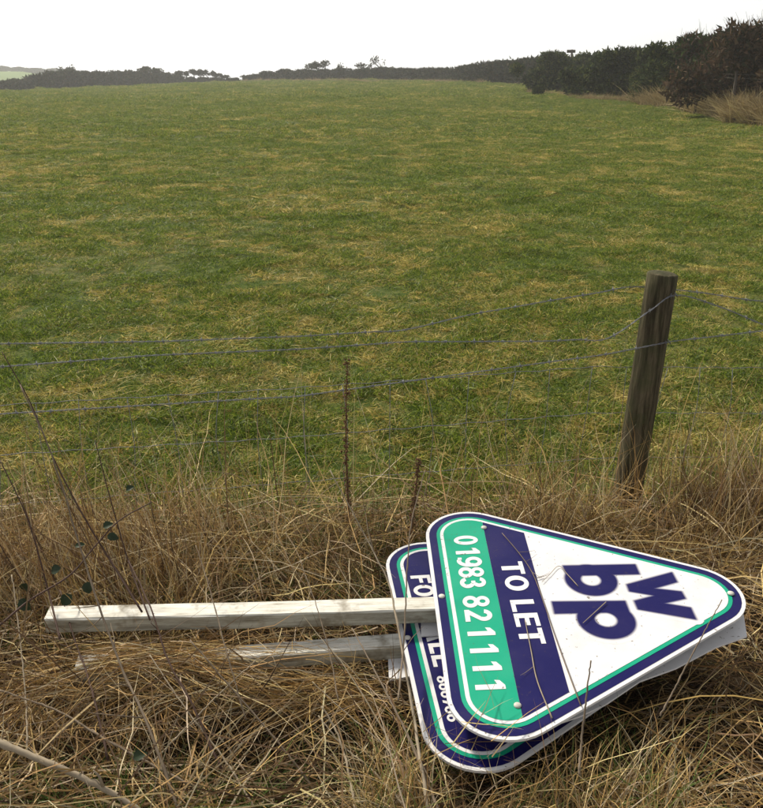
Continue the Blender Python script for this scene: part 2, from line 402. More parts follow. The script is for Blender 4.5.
def glyph(ch):
    """heavy grotesque letters and digits in a box one unit high: (pieces, width); pieces at rising heights"""
    R = lambda x0, y0, x1, y1: [[(x0, y0), (x1, y0), (x1, y1), (x0, y1)]]
    if ch == '0': return [band(.31, .5, (.31, .51), (.11, .33))], .62
    if ch == '1': return [[[(.22, 0), (.43, 0), (.43, 1), (.27, 1), (.06, .84), (.04, .66), (.22, .74)]]], .5
    if ch == '8': return [band(.32, .285, (.32, .295), (.115, .135)), band(.32, .745, (.285, .265), (.10, .115))], .64
    if ch == '3': return [band(.30, .285, (.31, .295), (.105, .125), 72, -165), band(.29, .745, (.285, .265), (.085, .105), 165, -75), R(.20, .44, .34, .60)], .62
    if ch == '9': return [band(.31, .67, (.31, .34), (.115, .165)), band(.25, .50, (.37, .51), (.165, .33), 25, -105), R(.03, .04, .17, .20)], .62
    if ch == '6': return [band(.31, .33, (.31, .34), (.115, .165)), band(.37, .50, (.37, .51), (.165, .33), 75, 205), R(.45, .80, .59, .96)], .62
    if ch == '2': return [band(.31, .70, (.30, .31), (.10, .13), 172, -38), [[(.39, .60), (.56, .53), (.28, .17), (.02, .17)]], R(.01, 0, .62, .18)], .62
    if ch == '7': return [[[(0, .82), (.36, .82), (.12, 0), (.34, 0), (.62, .84), (.62, 1), (0, 1)]]], .62
    if ch == 'T': return [[[(.24, 0), (.46, 0), (.46, .81), (.70, .81), (.70, 1), (0, 1), (0, .81), (.24, .81)]]], .70
    if ch == 'O': return [band(.40, .5, (.40, .52), (.175, .325))], .80
    if ch == 'L': return [[[(0, 0), (.58, 0), (.58, .19), (.22, .19), (.22, 1), (0, 1)]]], .58
    if ch == 'E': return [[[(0, 0), (.62, 0), (.62, .18), (.22, .18), (.22, .42), (.56, .42), (.56, .60), (.22, .60), (.22, .82), (.61, .82), (.61, 1), (0, 1)]]], .62
    if ch == 'F': return [[[(0, 0), (.22, 0), (.22, .40), (.54, .40), (.54, .58), (.22, .58), (.22, .82), (.60, .82), (.60, 1), (0, 1)]]], .60
    if ch == 'R': return [R(0, 0, .22, 1), band(.36, .71, (.32, .29), (.12, .115), 90, -90), R(.2, .825, .38, 1), R(.2, .42, .38, .595), [[(.26, .44), (.46, .44), (.72, 0), (.47, 0)]]], .72
    if ch == 'S': return [band(.33, .73, (.31, .29), (.10, .11), 20, 250), band(.33, .28, (.33, .30), (.11, .12), 80, -165), [[(.2, .44), (.42, .40), (.46, .56), (.22, .62)]]], .66
    if ch == 'A': return [[[(0, 0), (.23, 0), (.31, .22), (.31, .4), (.36, .72), (.36, 1), (.27, 1)]], [[(.36, 1), (.36, .72), (.46, .4), (.46, .22), (.52, 0), (.76, 0), (.48, 1)]], R(.26, .2, .50, .38)], .76
def text_obj(kind, body, x0, x1, y0, y1, z, slope, mat, parent, gap=.10, space=.30, starts=None, kx=None):
    """lettering as flat printed shapes, one object per character, fitted into x0..x1, y0..y1"""
    wd = [space if c == ' ' else glyph(c)[1] for c in body]; tot = sum(wd) + gap * (len(body) - 1); k = kx or (x1 - x0) / tot; h = y1 - y0; x = x0
    for i, c in enumerate(body):
        xs = starts[i] if starts else x
        if c != ' ':
            polys = []; zz = []
            for m, pc in enumerate(glyph(c)[0]):
                for p in pc:
                    p = np.array(p)[::1]; u = xs + p[:, 0] * k; v = y0 + p[:, 1] * h + slope * u
                    a2 = np.sum(u * np.roll(v, -1) - np.roll(u, -1) * v)
                    q = np.stack([u, v], -1); polys.append(q if a2 > 0 else q[::-1]); zz.append(z + m * .00012)
            poly_obj(kind, polys, zz, mat, parent)
        x += (wd[i] + gap) * k
SL = -.022
STEP = .0007
def nail(parent, u, v, z, r=.009):
    a = np.arange(12) / 12 * 2 * np.pi
    prof = [(r, 0), (r, .0018), (r * .75, .0036), (r * .35, .0046)]
    V = [(u + q * math.cos(t), v + q * math.sin(t), z + h) for q, h in prof for t in a]
    Fc = [[k * 12 + i, k * 12 + (i + 1) % 12, k * 12 + 12 + (i + 1) % 12, k * 12 + 12 + i] for k in range(3) for i in range(12)] + [list(range(36, 48))]
    me = bpy.data.meshes.new('nail_head'); me.from_pydata(V, [], Fc); me.update()
    return link('nail_head', me, M_nail, parent, smooth=True)
def beam(name, p0, p1, w, h, mat, parent, seg=14, jit=.0012):
    """a sawn square post between two centre points of its top face (local space), bevelled, slightly uneven"""
    p0, p1 = np.array(p0, float), np.array(p1, float); d = (p1 - p0) / np.linalg.norm(p1 - p0); L = np.linalg.norm(p1 - p0)
    s = np.cross(d, [0, 0, 1.]); s /= np.linalg.norm(s); up = np.cross(s, d); b = .004
    prof = [(-w / 2, -b), (-w / 2 + b, 0), (w / 2 - b, 0), (w / 2, -b), (w / 2, -h + b), (w / 2 - b, -h), (-w / 2 + b, -h), (-w / 2, -h + b)]
    n = 8; V = []; r = random.Random(hash((name, round(L, 3))) & 0xffff)
    V = []
    for k in range(seg + 1):
        c = p0 + d * L * k / seg; bow = .006 * math.sin(math.pi * k / seg)
        for x, y in prof: V.append(c + s * (x + bow + r.uniform(-jit, jit)) + up * (y + r.uniform(-jit, jit)))
    Fc = [[k * n + i, k * n + (i + 1) % n, (k + 1) * n + (i + 1) % n, (k + 1) * n + i] for k in range(seg) for i in range(n)]
    Fc += [list(range(n))[::-1], list(range(seg * n, seg * n + n))]
    # object axes follow the post so the grain runs along it
    M = Matrix(((d[0], s[0], up[0], p0[0]), (d[1], s[1], up[1], p0[1]), (d[2], s[2], up[2], p0[2]), (0, 0, 0, 1)))
    Mi = M.inverted()
    me = bpy.data.meshes.new(name); me.from_pydata([Mi @ Vector(v) for v in V], [], Fc); me.update()
    o = link(name, me, mat, parent); o.matrix_parent_inverse = Matrix.Identity(4); o.matrix_basis = M
    return o

def frame(o, M0, u, nvec):
    u = np.array(u, float); nvec = np.array(nvec, float); nvec /= np.linalg.norm(nvec)
    u -= (u @ nvec) * nvec; u /= np.linalg.norm(u); v = np.cross(nvec, u)
    o.matrix_world = Matrix(((u[0], v[0], nvec[0], M0[0]), (u[1], v[1], nvec[1], M0[1]), (u[2], v[2], nvec[2], M0[2]), (0, 0, 0, 1)))
    return u, v, nvec
RC = .135
def board_base(parent):
    fb = slab('front_board', inset_round(0, RC), -.007, 0, M_white, parent)
    poly_obj('navy_border', [inset_round(.010, RC - .010)], STEP, M_navy, fb)
    poly_obj('green_border', [inset_round(.033, RC - .033)], 2 * STEP, M_green, fb)
    poly_obj('white_panel', [inset_round(.044, RC - .044)], 3 * STEP, M_white, fb)
    return fb
# ---- the upper board
sign = empty('agency_board', 'white navy and green triangular TO LET board, uppermost, lying face up on its white post', 'sign', group='fallen agency boards')
U1, V1, N1 = frame(sign, (.1455, 1.8657, .2517), (.02316414, -.99881508, -.0428003), (-.03486632, -.04359287, .99844079))
fb = board_base(sign)
inner = inset_round(.054, RC - .054)
def below(poly, c): return clip(poly, -SL, 1, c)       # v <= c + SL*u
def above(poly, c): return clip(poly, SL, -1, -c)
poly_obj('green_panel', [below(inner, .1742)], 4 * STEP, M_green, fb)
poly_obj('navy_band', [below(above(inner, .1746), .2955)], 4 * STEP, M_navy, fb)
text_obj('digit', '01983 821111', -.329, .320, .077, .149, 5 * STEP, SL, M_white, fb, .06, .30, starts=[-.331, -.268, -.219, -.169, -.119, 0, -.036, .023, .094, .158, .221, .284], kx=.079)
text_obj('letter', 'TO LET', -.186, .168, .205, .269, 5 * STEP, -.004, M_white, fb, .08, .30)
# logo letters b, p, w with a soft printed edge
def ring(c, ro, ri, ky=1.0, seg=40):
    out = []
    for k in range(seg):
        a, b2 = 2 * math.pi * k / seg, 2 * math.pi * (k + 1) / seg
        out.append(np.array([(c[0] + q * math.cos(t), c[1] + q * math.sin(t) * ky) for q, t in ((ri, a), (ro, a), (ro, b2), (ri, b2))]))
    return out
b_stem = np.array([(-.156, .385), (-.110, .385), (-.103, .588), (-.148, .590)])
p_stem = np.array([(.004, .319), (.052, .316), (.058, .511), (.014, .513)])
w_poly = np.array([(-.057, .541), (-.103, .681), (-.060, .680), (-.035, .606), (-.016, .677), (.013, .677), (.030, .612), (.053, .677), (.099, .674), (.049, .539), (.015, .540), (-.004, .603), (-.028, .539)])
bowls = [((-.086, .447), .070, .030), ((.086, .443), .073, .031)]
HZ = 3 * STEP + .00018
poly_obj('logo_letter', [b_stem] + ring(*bowls[0]), [HZ + .0002] + [HZ + .0003] * 40, M_navy, fb)
poly_obj('logo_letter', [p_stem] + ring(*bowls[1]), [HZ + .0002] + [HZ + .0003] * 40, M_navy, fb)
poly_obj('logo_letter', [w_poly], HZ + .0002, M_navy, fb)
def seg_dist(P, poly):
    d = np.full(len(P), 9.); ins = np.zeros(len(P), bool)
    for i in range(len(poly)):
        a, b = poly[i], poly[(i + 1) % len(poly)]; e = b - a
        t = np.clip(((P - a) @ e) / (e @ e), 0, 1); d = np.minimum(d, np.linalg.norm(P - a - t[:, None] * e, axis=1))
        c = (a[1] > P[:, 1]) != (b[1] > P[:, 1])
        with np.errstate(divide='ignore', invalid='ignore'):
            ins ^= c & (P[:, 0] < (b[0] - a[0]) * (P[:, 1] - a[1]) / (b[1] - a[1]) + a[0])
    return np.where(ins, -d, d)
gu, gv = np.arange(-.185, .19, .0025), np.arange(.29, .71, .0025)
GU, GV = np.meshgrid(gu, gv); GP = np.stack([GU.ravel(), GV.ravel()], -1)
sd = np.minimum.reduce([seg_dist(GP, b_stem), seg_dist(GP, p_stem), seg_dist(GP, w_poly)] + [np.abs(np.linalg.norm(GP - np.array(c), axis=1) - (ro + ri) / 2) - (ro - ri) / 2 for c, ro, ri in bowls])
k = S(1 - sd / .0105)[:, None] ** 1.4 * .97
hc = np.repeat(k, 3, 1)
nu = len(gu); q0 = (np.arange(len(gv) - 1)[:, None] * nu + np.arange(nu - 1)[None]).ravel()
Q = np.stack([q0, q0 + 1, q0 + nu + 1, q0 + nu], -1); Q = Q[(sd[Q] < .019).any(1)]
link('logo_soft_edge', np_mesh('logo_soft_edge', np.column_stack([GP, np.full(len(GP), HZ)]), Q, hc), M_halo, fb)
for u, v in ((-.371, .184), (.372, .160), (-.042, .022), (.002, .806)): nail(fb, u, v, 5 * STEP if v > .1 else 1.5 * STEP)
# back board and strips of the same sheet behind it
def sheet_px(name, pix, h, parent, M0, nvec, t=.005):
    """a loose piece of the same white sheet, its corners given where they show, h above the board plane"""
    Mi_ = np.linalg.inv(np.array(parent.matrix_world)); nvec = np.array(nvec)
    P = [(Mi_ @ np.array([*hit(a, b, nvec, float(nvec @ np.array(M0)) + h), 1.]))[:2] for a, b in pix]
    return slab(name, np.array(P), h - t, h, M_white, parent)
bpy.context.view_layer.update()
sheet_px('torn_back_sheet', [(558, 690), (700, 598), (742, 604), (747, 636), (716, 647), (676, 668), (640, 681), (606, 704), (580, 716), (556, 724)], -.050, sign, (.1455, 1.8657, .2517), N1)
sheet_px('backing_strip', [(600, 640), (650, 640), (661, 661), (620, 668)], -.064, sign, (.1455, 1.8657, .2517), N1)
# post in the board's own frame
bpy.context.view_layer.update(); Mw = np.array(sign.matrix_world); Mi = np.linalg.inv(Mw)
def loc1(p): return (Mi @ np.array([*p, 1.]))[:3]
a, b_ = loc1((-.912, 1.867, .2325)), loc1((.50, 1.921, .2405))
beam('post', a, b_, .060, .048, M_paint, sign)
# ---- the lower board
sign2 = empty('agency_board', 'navy triangular FOR SALE board mostly hidden beneath the TO LET board', 'sign', group='fallen agency boards')
U2, V2, N2 = frame(sign2, (.055, 1.835, .170), (.118, -.993, 0.0), (.012, -.012, 1.0))
fb2 = board_base(sign2)
poly_obj('navy_panel', [clip(inner, 0, 1, .40)], 4 * STEP, M_navy, fb2)
text_obj('letter', 'FOR SALE', -.285, .125, .066, .126, 5 * STEP, 0, M_white, fb2)
text_obj('digit', '866766', .160, .318, .066, .096, 5 * STEP, 0, M_white, fb2, .05)
nail(fb2, .0, .016, 1.5 * STEP); nail(fb2, -.36, .18, 5 * STEP)
bpy.context.view_layer.update()
sheet_px('backing_strip', [(388, 655), (430, 650), (432, 672), (389, 680)], -.050, sign2, (.055, 1.835, .170), N2)
sheet_px('backing_strip', [(421, 612), (470, 612), (472, 632), (421, 636)], .010, sign2, (.055, 1.835, .170), N2, .004)
Mw2 = np.array(sign2.matrix_world); Mi2 = np.linalg.inv(Mw2)
a, b_ = (Mi2 @ np.array([-.80, 1.745, .145, 1]))[:3], (Mi2 @ np.array([.5, 1.905, .16, 1]))[:3]
a[2] = -.012; b_[2] = -.0085
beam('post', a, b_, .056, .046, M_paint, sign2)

# ------------------------------------------------------------------ wire stock fence
FK, FB = .17, 2.74
def fence_pt(px, py): return hit(px, py, (-FK, 1, 0), FB)
fence = empty('wire_fence', 'leaning wooden post and wire stock fence along the field edge', 'fence', (.97, 2.9, 0))
FL = np.array(fence.location)
def part_tube(name, pts, r, mat, parent, n=6, origin=FL, smooth=True):
    V, F_ = tube(np.asarray(pts) - origin, r, n)
    return link(name, np_mesh(name, V, F_), mat, parent, smooth=smooth)
def round_post(base, top, r, name='post', seed=0):
    rr = np.random.default_rng(seed); K, n = 26, 28
    a = np.arange(n) / n * 2 * np.pi
    base, top = np.array(base, float), np.array(top, float)
    ax = nrm(top - base); s = nrm(np.cross(ax, [0, 1., 0])); w = np.cross(s, ax)
    ph = rr.uniform(0, 6.28, 5); V = []
    for k in range(K + 1):
        t = k / K; c = base + (top - base) * t
        rad = r * (1.02 - .06 * t) * (1 + .018 * np.sin(2 * a + ph[0] + t) + .012 * np.sin(5 * a + ph[1] + 3 * t) + .010 * np.sin(9 * a + ph[2]) + .006 * np.sin(7 * t + 3 * a + ph[3]))
        rad = rad - .12 * r * np.exp(-((np.mod(a - ph[4] + np.pi, 2 * np.pi) - np.pi) / .09) ** 2)      # a drying crack
        V.append(c + rad[:, None] * (np.cos(a)[:, None] * s + np.sin(a)[:, None] * w))
    tilt = .05 * (np.cos(a)) * r
    V[-1] = V[-1] + ax * (tilt[:, None] * .8)
    V.append(V[-1] * .0 + (V[-1] * .86 + V[-1].mean(0) * .14) + ax * .004)
    V.append(np.array([V[-1].mean(0) + ax * .001]))
    V = np.concatenate(V); L_ = K + 2
    i = np.arange(L_ - 1)[:, None] * n; j = np.arange(n)[None]; j2 = (j + 1) % n
    Fq = np.stack([i + j, i + j2, i + n + j2, i + n + j], -1).reshape(-1, 4)
    m = L_ * n; jj = np.arange(n); T = np.stack([np.full(n, m), (L_ - 1) * n + jj, (L_ - 1) * n + (jj + 1) % n], -1)
    return link(name, np_mesh(name, V - FL, [Fq, T]), M_post, fence, smooth=False)
ptop = fence_pt(662.5, 274); pbase = fence_pt(623, 520)
pdir = nrm(ptop - pbase); pbase = pbase - pdir * .25
round_post(pbase, ptop, .057, seed=1)
for xx, sd_ in ((-1.95, 4), (3.35, 9)):
    yy = FB + FK * xx
    round_post((xx, yy, -.25), (xx + .03, yy + .02, .93), .055, seed=sd_)
def extend(P, left=-1.95, right=3.35):
    P = list(map(np.array, P))
    for end, xx in ((0, left), (-1, right)):
        e = P[end]; q = P[1] if end == 0 else P[-2]; t = (xx - e[0])
        sl = np.clip((e[2] - q[2]) / (e[0] - q[0]), -.05, .05)
        n_ = np.array([xx, e[1] + FK * t, e[2] + sl * t])
        P = [n_] + P if end == 0 else P + [n_]
    out = [P[0]]
    for a, b in zip(P[:-1], P[1:]):                      # even out the control points so the curve cannot overshoot
        m = max(1, int(np.linalg.norm(b - a) / .12))
        out += [a + (b - a) * k / m for k in range(1, m + 1)]
    return np.array(out)
def off(P, d): return [np.array(p) + np.array((0, d, 0)) for p in P]
def strand(name, pix, dy, barbs=True, r=.0013, seed=0, label=None):
    if barbs:
        P = extend(off([fence_pt(*q) for q in pix], dy)); L_ = np.linalg.norm(np.diff(P, axis=0), axis=1).sum()
        n = int(L_ / .009); c = smooth_line(P, n); t = np.arange(n) * .009 / .055 * 2 * np.pi
        mb = MB()
        for ph in (0, np.pi):
            h = c + .0020 * np.stack([0 * t, np.cos(t + ph), np.sin(t + ph)], -1); mb.add(*tube(h - FL, .0012, 5))
        o = link(name, mb.mesh(name), M_wire, fence, smooth=True)
        rr = np.random.default_rng(seed); bm_ = MB()
        for k in range(6, n - 6, 12):
            for _ in range(2):
                d = rr.normal(0, 1, 3); d[0] *= .25; d /= np.linalg.norm(d)
                bm_.add(*tube([c[k] - FL - d * .012, c[k] - FL, c[k] - FL + d * .012], [.0004, .0011, .0004], 4))
            e = np.linspace(0, 4 * np.pi, 14)
            w_ = c[k] - FL + np.stack([np.linspace(-.004, .004, 14), .0042 * np.cos(e), .0042 * np.sin(e)], -1); bm_.add(*tube(w_, .0009, 4))
        link('barb', bm_.mesh('barb'), M_wire, o)['kind'] = 'stuff'
    else:
        P = extend(off([fence_pt(*q) for q in pix], dy)); c = smooth_line(P, 160)
        c[:, 2] += .0025 * np.sin(c[:, 0] * 40 + seed)          # crimp of the line wire
        part_tube(name, c, r, M_wire, fence, 5)
    return c
strand('barbed_wire', [(0, 349.5), (157, 347), (300, 341.5), (405, 335), (470, 320), (560, 304), (640, 291), (700, 296), (763, 305)], .062, seed=1)
strand('barbed_wire', [(0, 361), (157, 349.5), (300, 343.5), (405, 336.5), (540, 336), (604, 333), (645, 306), (671, 291), (715, 303), (763, 322)], -.062, seed=2)
strand('barbed_wire', [(0, 407), (300, 389.5), (600, 349), (668, 336), (763, 325)], -.064, seed=3)
line_px = [[(0, 411.5), (280, 395), (600, 372), (763, 373)], [(0, 462), (280, 445), (600, 419), (763, 419)], [(0, 513), (280, 491), (600, 465), (763, 463)], [(0, 556), (280, 532), (600, 504), (763, 500)]]
lines = [strand('line_wire', p, .060, False, seed=k) for k, p in enumerate(line_px)]
for xx in np.arange(-1.80, 3.3, .152):
    pts = []
    for c in lines:
        i = np.argmin(abs(c[:, 0] - xx)); pts.append(c[i] + np.array([random.uniform(-.006, .006), 0, 0]))
    pts.append(pts[-1] + np.array([0, 0, -.12]))
    part_tube('stay_wire', smooth_line(pts, 14), .00125, M_wire, fence, 5)
# staples on the post
for px, py in ((671, 291), (664, 337)):
    q = fence_pt(px, py) + np.array((0, -.062, 0)); part_tube('staple', [q + (-.004, .012, .006), q + (-.003, -.004, .005), q + (.003, -.004, -.005), q + (.004, .012, -.006)], .0018, M_wire, fence, 5)

# ------------------------------------------------------------------ instanced ground cover (stuff): prototypes and points live in one mesh
def instancer(name, protos, pts, rot, scl, which, mat):
    Vs = []; Fs = []; cols = []; wh = []; n = 0
    for k, (V, F_, c) in enumerate(protos):
        Vs.append(V); Fs.append(F_ + n); cols.append(c); wh.append(np.full(len(V), k)); n += len(V)
    NP = len(pts)
    V = np.concatenate(Vs + [pts]); cols = np.concatenate(cols + [np.full((NP, 3), .3)])
    me = np_mesh(name, V, np.concatenate(Fs), cols)
    def attr(nm, ty, data, key='value'):
        a = me.attributes.new(nm, ty, 'POINT'); a.data.foreach_set(key, np.ascontiguousarray(data).ravel())
    attr('is_pt', 'BOOLEAN', np.concatenate([np.zeros(n, bool), np.ones(NP, bool)]))
    attr('which', 'INT', np.concatenate(wh + [which]).astype(np.int32))
    attr('rot', 'FLOAT_VECTOR', np.concatenate([np.zeros((n, 3)), rot]).astype(np.float32), 'vector')
    attr('scl', 'FLOAT_VECTOR', np.concatenate([np.ones((n, 3)), scl]).astype(np.float32), 'vector')
    ob = link(name, me, mat)
    ng = bpy.data.node_groups.new(name, 'GeometryNodeTree')
    ng.interface.new_socket('Geometry', in_out='INPUT', socket_type='NodeSocketGeometry'); ng.interface.new_socket('Geometry', in_out='OUTPUT', socket_type='NodeSocketGeometry')
    nd = ng.nodes; lk = ng.links.new
    gi, go = nd.new('NodeGroupInput'), nd.new('NodeGroupOutput')
    def named(nm, ty):
        q = nd.new('GeometryNodeInputNamedAttribute'); q.data_type = ty; q.inputs['Name'].default_value = nm; return q.outputs['Attribute']
    sep = nd.new('GeometryNodeSeparateGeometry'); sep.domain = 'POINT'; lk(gi.outputs[0], sep.inputs['Geometry']); lk(named('is_pt', 'BOOLEAN'), sep.inputs['Selection'])
    join = nd.new('GeometryNodeJoinGeometry'); wa = named('which', 'INT')
    for k in range(len(protos)):
        cmp = nd.new('FunctionNodeCompare'); cmp.data_type = 'INT'; cmp.operation = 'EQUAL'
        lk(wa, cmp.inputs[2]); cmp.inputs[3].default_value = k
        s2 = nd.new('GeometryNodeSeparateGeometry'); s2.domain = 'POINT'; lk(sep.outputs['Inverted'], s2.inputs['Geometry']); lk(cmp.outputs[0], s2.inputs['Selection'])
        g2 = nd.new('GeometryNodeGeometryToInstance'); lk(s2.outputs['Selection'], g2.inputs[0]); lk(g2.outputs[0], join.inputs[0])
    iop = nd.new('GeometryNodeInstanceOnPoints'); lk(sep.outputs['Selection'], iop.inputs['Points']); lk(join.outputs[0], iop.inputs['Instance'])
    iop.inputs['Pick Instance'].default_value = True; lk(wa, iop.inputs['Instance Index'])
    e2r = nd.new('FunctionNodeEulerToRotation'); lk(named('rot', 'FLOAT_VECTOR'), e2r.inputs[0]); lk(e2r.outputs[0], iop.inputs['Rotation'])
    lk(named('scl', 'FLOAT_VECTOR'), iop.inputs['Scale'])
    lk(iop.outputs[0], go.inputs[0])
    md = ob.modifiers.new('scatter', 'NODES'); md.node_group = ng
    return ob
def patch(R, nb, lmin, lmax, w, lean=.5, dry=.25, bendk=.5, nseg=3):
    r = R * np.sqrt(rng.uniform(0, 1, nb)); a = rng.uniform(0, 2 * np.pi, nb)
    base = np.stack([r * np.cos(a), r * np.sin(a), np.full(nb, -.008)], -1)
    d = np.stack([rng.normal(0, lean, nb), rng.normal(0, lean, nb), np.ones(nb)], -1)
    bend = np.stack([rng.normal(0, bendk, nb), rng.normal(0, bendk, nb), -abs(rng.normal(0, .35, nb))], -1)
    col = np.stack([rng.uniform(0, 1, nb), np.clip(rng.normal(dry, .22, nb), 0, 1), np.zeros(nb)], -1)
    V, F_, c, _ = ribbons(base, d, rng.uniform(lmin, lmax, nb), rng.uniform(.7, 1.3, nb) * w, bend, nseg, 2.0, col)
    return V, F_, c
def field_pts(y0, y1, dens):
    c = 1 / math.sqrt(dens)                                  # jittered grid: even cover without bald spots
    gx, gy = np.meshgrid(np.arange(-(.62 * y1 + 2), .62 * y1 + 2, c), np.arange(y0, y1, c))
    x = (gx + rng.uniform(-.5, .5, gx.shape) * c).ravel(); y = (gy + rng.uniform(0, 1, gy.shape) * c).ravel()
    k = abs(x) < .62 * y + 2
    return x[k], y[k]
HEDGE_LIM = lambda y: np.where(y < 30, 99, np.interp(y, [26, 30, 40, 50, 62, 75, 105], [13.0, 12.5, 13.4, 14.0, 12, 13.5, 18]))
def scatter(name, label, cat, protos, zones, smin, smax, mask=None, zoff=0.0, tall=None):
    P = []; Sc = []
    for y0, y1, dens, k in zones:
        x, y = field_pts(y0, y1, dens)
        keep = (x < HEDGE_LIM(y)) & (y > FB + FK * x - .15)
        if mask is not None: keep &= mask(x, y)
        x, y = x[keep], y[keep]
        P.append(np.stack([x, y, ter(x, y) + zoff], -1)); Sc.append(rng.uniform(smin, smax, len(x)) * k)
    P = np.concatenate(P); s = np.concatenate(Sc); n = len(P)
    hz = .45 + 1.1 * fbm(P[:, 0] * 1.6, P[:, 1] * 1.6, 41)
    scl = np.stack([s, s, s * hz], -1)
    rot = np.stack([rng.normal(0, .08, n), rng.normal(0, .08, n), rng.uniform(0, 6.28, n)], -1)
    o = instancer(name, protos, P, rot, scl, rng.integers(0, len(protos), n), M_grass)
    tag(o, label, cat, kind='stuff'); return o
protos = [patch(.30, 1400, .012, .044, .0044, .8, .22) for _ in range(7)]
scatter('field_grass', 'short green pasture grass covering the field beyond the fence', 'grass', protos, [(2.55, 9, 14, 1.0), (9, 22, 8, 1.3), (22, 50, 2.6, 2.1), (50, 100, .8, 3.6), (100, 172, .30, 5.5)], .8, 1.25)
def tmask(x, y):
    f = fbm(x * 1.5, y * 1.1, 77, 4); g2 = fbm(x * .22, y * .14, 91, 3)
    return rng.uniform(0, 1, len(x)) < S((f * .55 + g2 * .45 - .455) / .10)
def gmask(x, y):
    return rng.uniform(0, 1, len(x)) < S((fbm(x * 1.3 + 40, y * 1.0, 33, 3) - .45) / .15)
tprotos = [patch(.085, 150, .014, .046, .0050, 1.0, .97, .9) for _ in range(7)]
scatter('dry_grass_tufts', 'straw coloured tufts of dead grass dotted through the green field', 'grass', tprotos, [(2.6, 9, 55, 1.0), (9, 22, 20, 1.35), (22, 55, 4.5, 2.2), (55, 110, .9, 4.0)], .6, 1.5, tmask)
gprotos = [patch(.08, 100, .022, .055, .0046, .6, .02, .6) for _ in range(5)]
scatter('green_grass_tufts', 'lusher green tufts standing up through the grazed field', 'grass', gprotos, [(2.6, 9, 26, 1.0), (9, 22, 9, 1.35), (22, 55, 2, 2.2)], .6, 1.4, gmask)

# ------------------------------------------------------------------ straw of the verge, blade by blade, kept clear of the boards and posts
def inside_sign(P, M0, u, v, grow=.006):
    q = P - np.array(M0); a, b = q @ u, q @ v
    ins = np.ones(a.shape, bool)
    for i in range(3):
        s, e = TRI[i], TRI[(i + 1) % 3]; d = (e - s) / np.linalg.norm(e - s)
        ins &= (a - s[0]) * -d[1] + (b - s[1]) * d[0] > -grow
    return ins
M1, M2 = np.array((.1455, 1.8657, .2517)), np.array((.055, 1.835, .170))
def clear_of_boards(P, over=.0):
    """P (N,K,3) sample points of each straw -> keep mask"""
    keep = np.ones(len(P), bool)
    for M0, u, v, n_, th in ((M1, U1, V1, N1, .10), (M2, U2, V2, N2, .085)):
        ins = inside_sign(P, M0, u, v); h = (P - M0) @ n_
        bad = (ins & (h > -th) & (h < .004)).any(1)
        ab = (ins & (h >= .004)).any(1) & (rng.uniform(0, 1, len(P)) > over)
        keep &= ~(bad | ab)
    for a, b, zt, h in (((-.93, 1.867), (.3, 1.914), .240, .055), ((-.82, 1.745), (.2, 1.868), .158, .055)):
        a, b = np.array(a), np.array(b); d = (b - a) / np.linalg.norm(b - a); q = P[..., :2] - a
        t = q @ d; s = q @ np.array([-d[1], d[0]])
        ins = (t > -.01) & (t < 1.3) & (abs(s) < .036) & (P[..., 2] > zt - h - .01) & (P[..., 2] < zt + .006)
        keep &= ~ins.any(1)
    return keep
STRAW = [(.43, .29, .105), (.35, .225, .08), (.52, .38, .16), (.27, .165, .065), (.62, .49, .25), (.17, .105, .05), (.33, .21, .085), (.52, .43, .28), (.38, .31, .21)]
GOLD = [(.44, .27, .09), (.38, .23, .08), (.50, .33, .13), (.30, .18, .07)]
BROWN = [(.11, .066, .033), (.155, .092, .044), (.075, .045, .026), (.20, .13, .062)]
GREENB = [(.06, .105, .016), (.09, .14, .026), (.14, .17, .04), (.05, .08, .014)]
def thatch(x, y):
    """height of the matted straw above the soil"""
    h = .075 + .075 * fbm(x * 2.2 + 9, y * 2.2, 21)
    h = h + .025 * np.exp(-((x + .45) / .38) ** 2 - ((y - 1.70) / .08) ** 2)            # thatch heaped on the lower post
    h = h - .115 * np.exp(-((x + .30) / .46) ** 2 - ((y - 1.53) / .14) ** 2)           # hollow in front of it
    h = h - .05 * S((1.35 - y) / .5)
    return h
def lay(name, n, xr, yr, L_, w, elev, zr, pal, bendk=.35, az=None, nseg=5, over=.03, dens=None, droop=.35, kink=.012, taper=3.0, zfun=thatch):
    x = rng.uniform(*xr, n); y = rng.uniform(*yr, n)
    if dens is not None:
        k = rng.uniform(0, 1, n) < dens(x, y); x, y = x[k], y[k]; n = len(x)
    A = rng.uniform(0, 2 * np.pi, n) if az is None else rng.normal(az[0], az[1], n) + (rng.uniform(0, 1, n) < .5) * np.pi * az[2]
    E_ = np.radians(rng.normal(elev[0], elev[1], n))
    d = np.stack([np.cos(A) * np.cos(E_), np.sin(A) * np.cos(E_), np.sin(E_)], -1)
    base = np.stack([x, y, ter(x, y) + zfun(x, y) * rng.uniform(*zr, n)], -1)
    bend = np.stack([rng.normal(0, bendk, n), rng.normal(0, bendk, n), -abs(rng.normal(0, droop, n))], -1)
    col = pick(pal, n)
    Ls = rng.uniform(*L_, n); ws = rng.uniform(*w, n)
    V, F_, c, P = ribbons(base, d, Ls, ws, bend, nseg, taper, col, kink)
    Pd = P
    k = clear_of_boards(Pd, over) & (P[..., 2] > -.02).all(1)
    # nothing tall right in front of the lens
    k &= ~((P[..., 1] < .95) & (P[..., 2] > .55)).any(1)
    nv = (nseg + 1) * 2
    V = V.reshape(n, nv, 3)[k].reshape(-1, 3); c = c.reshape(n, nv, 3)[k].reshape(-1, 3); m = int(k.sum())
    i = (np.arange(m) * nv)[:, None] + (np.arange(nseg) * 2)[None]
    return V, np.stack([i, i + 1, i + 3, i + 2], -1).reshape(-1, 4), c
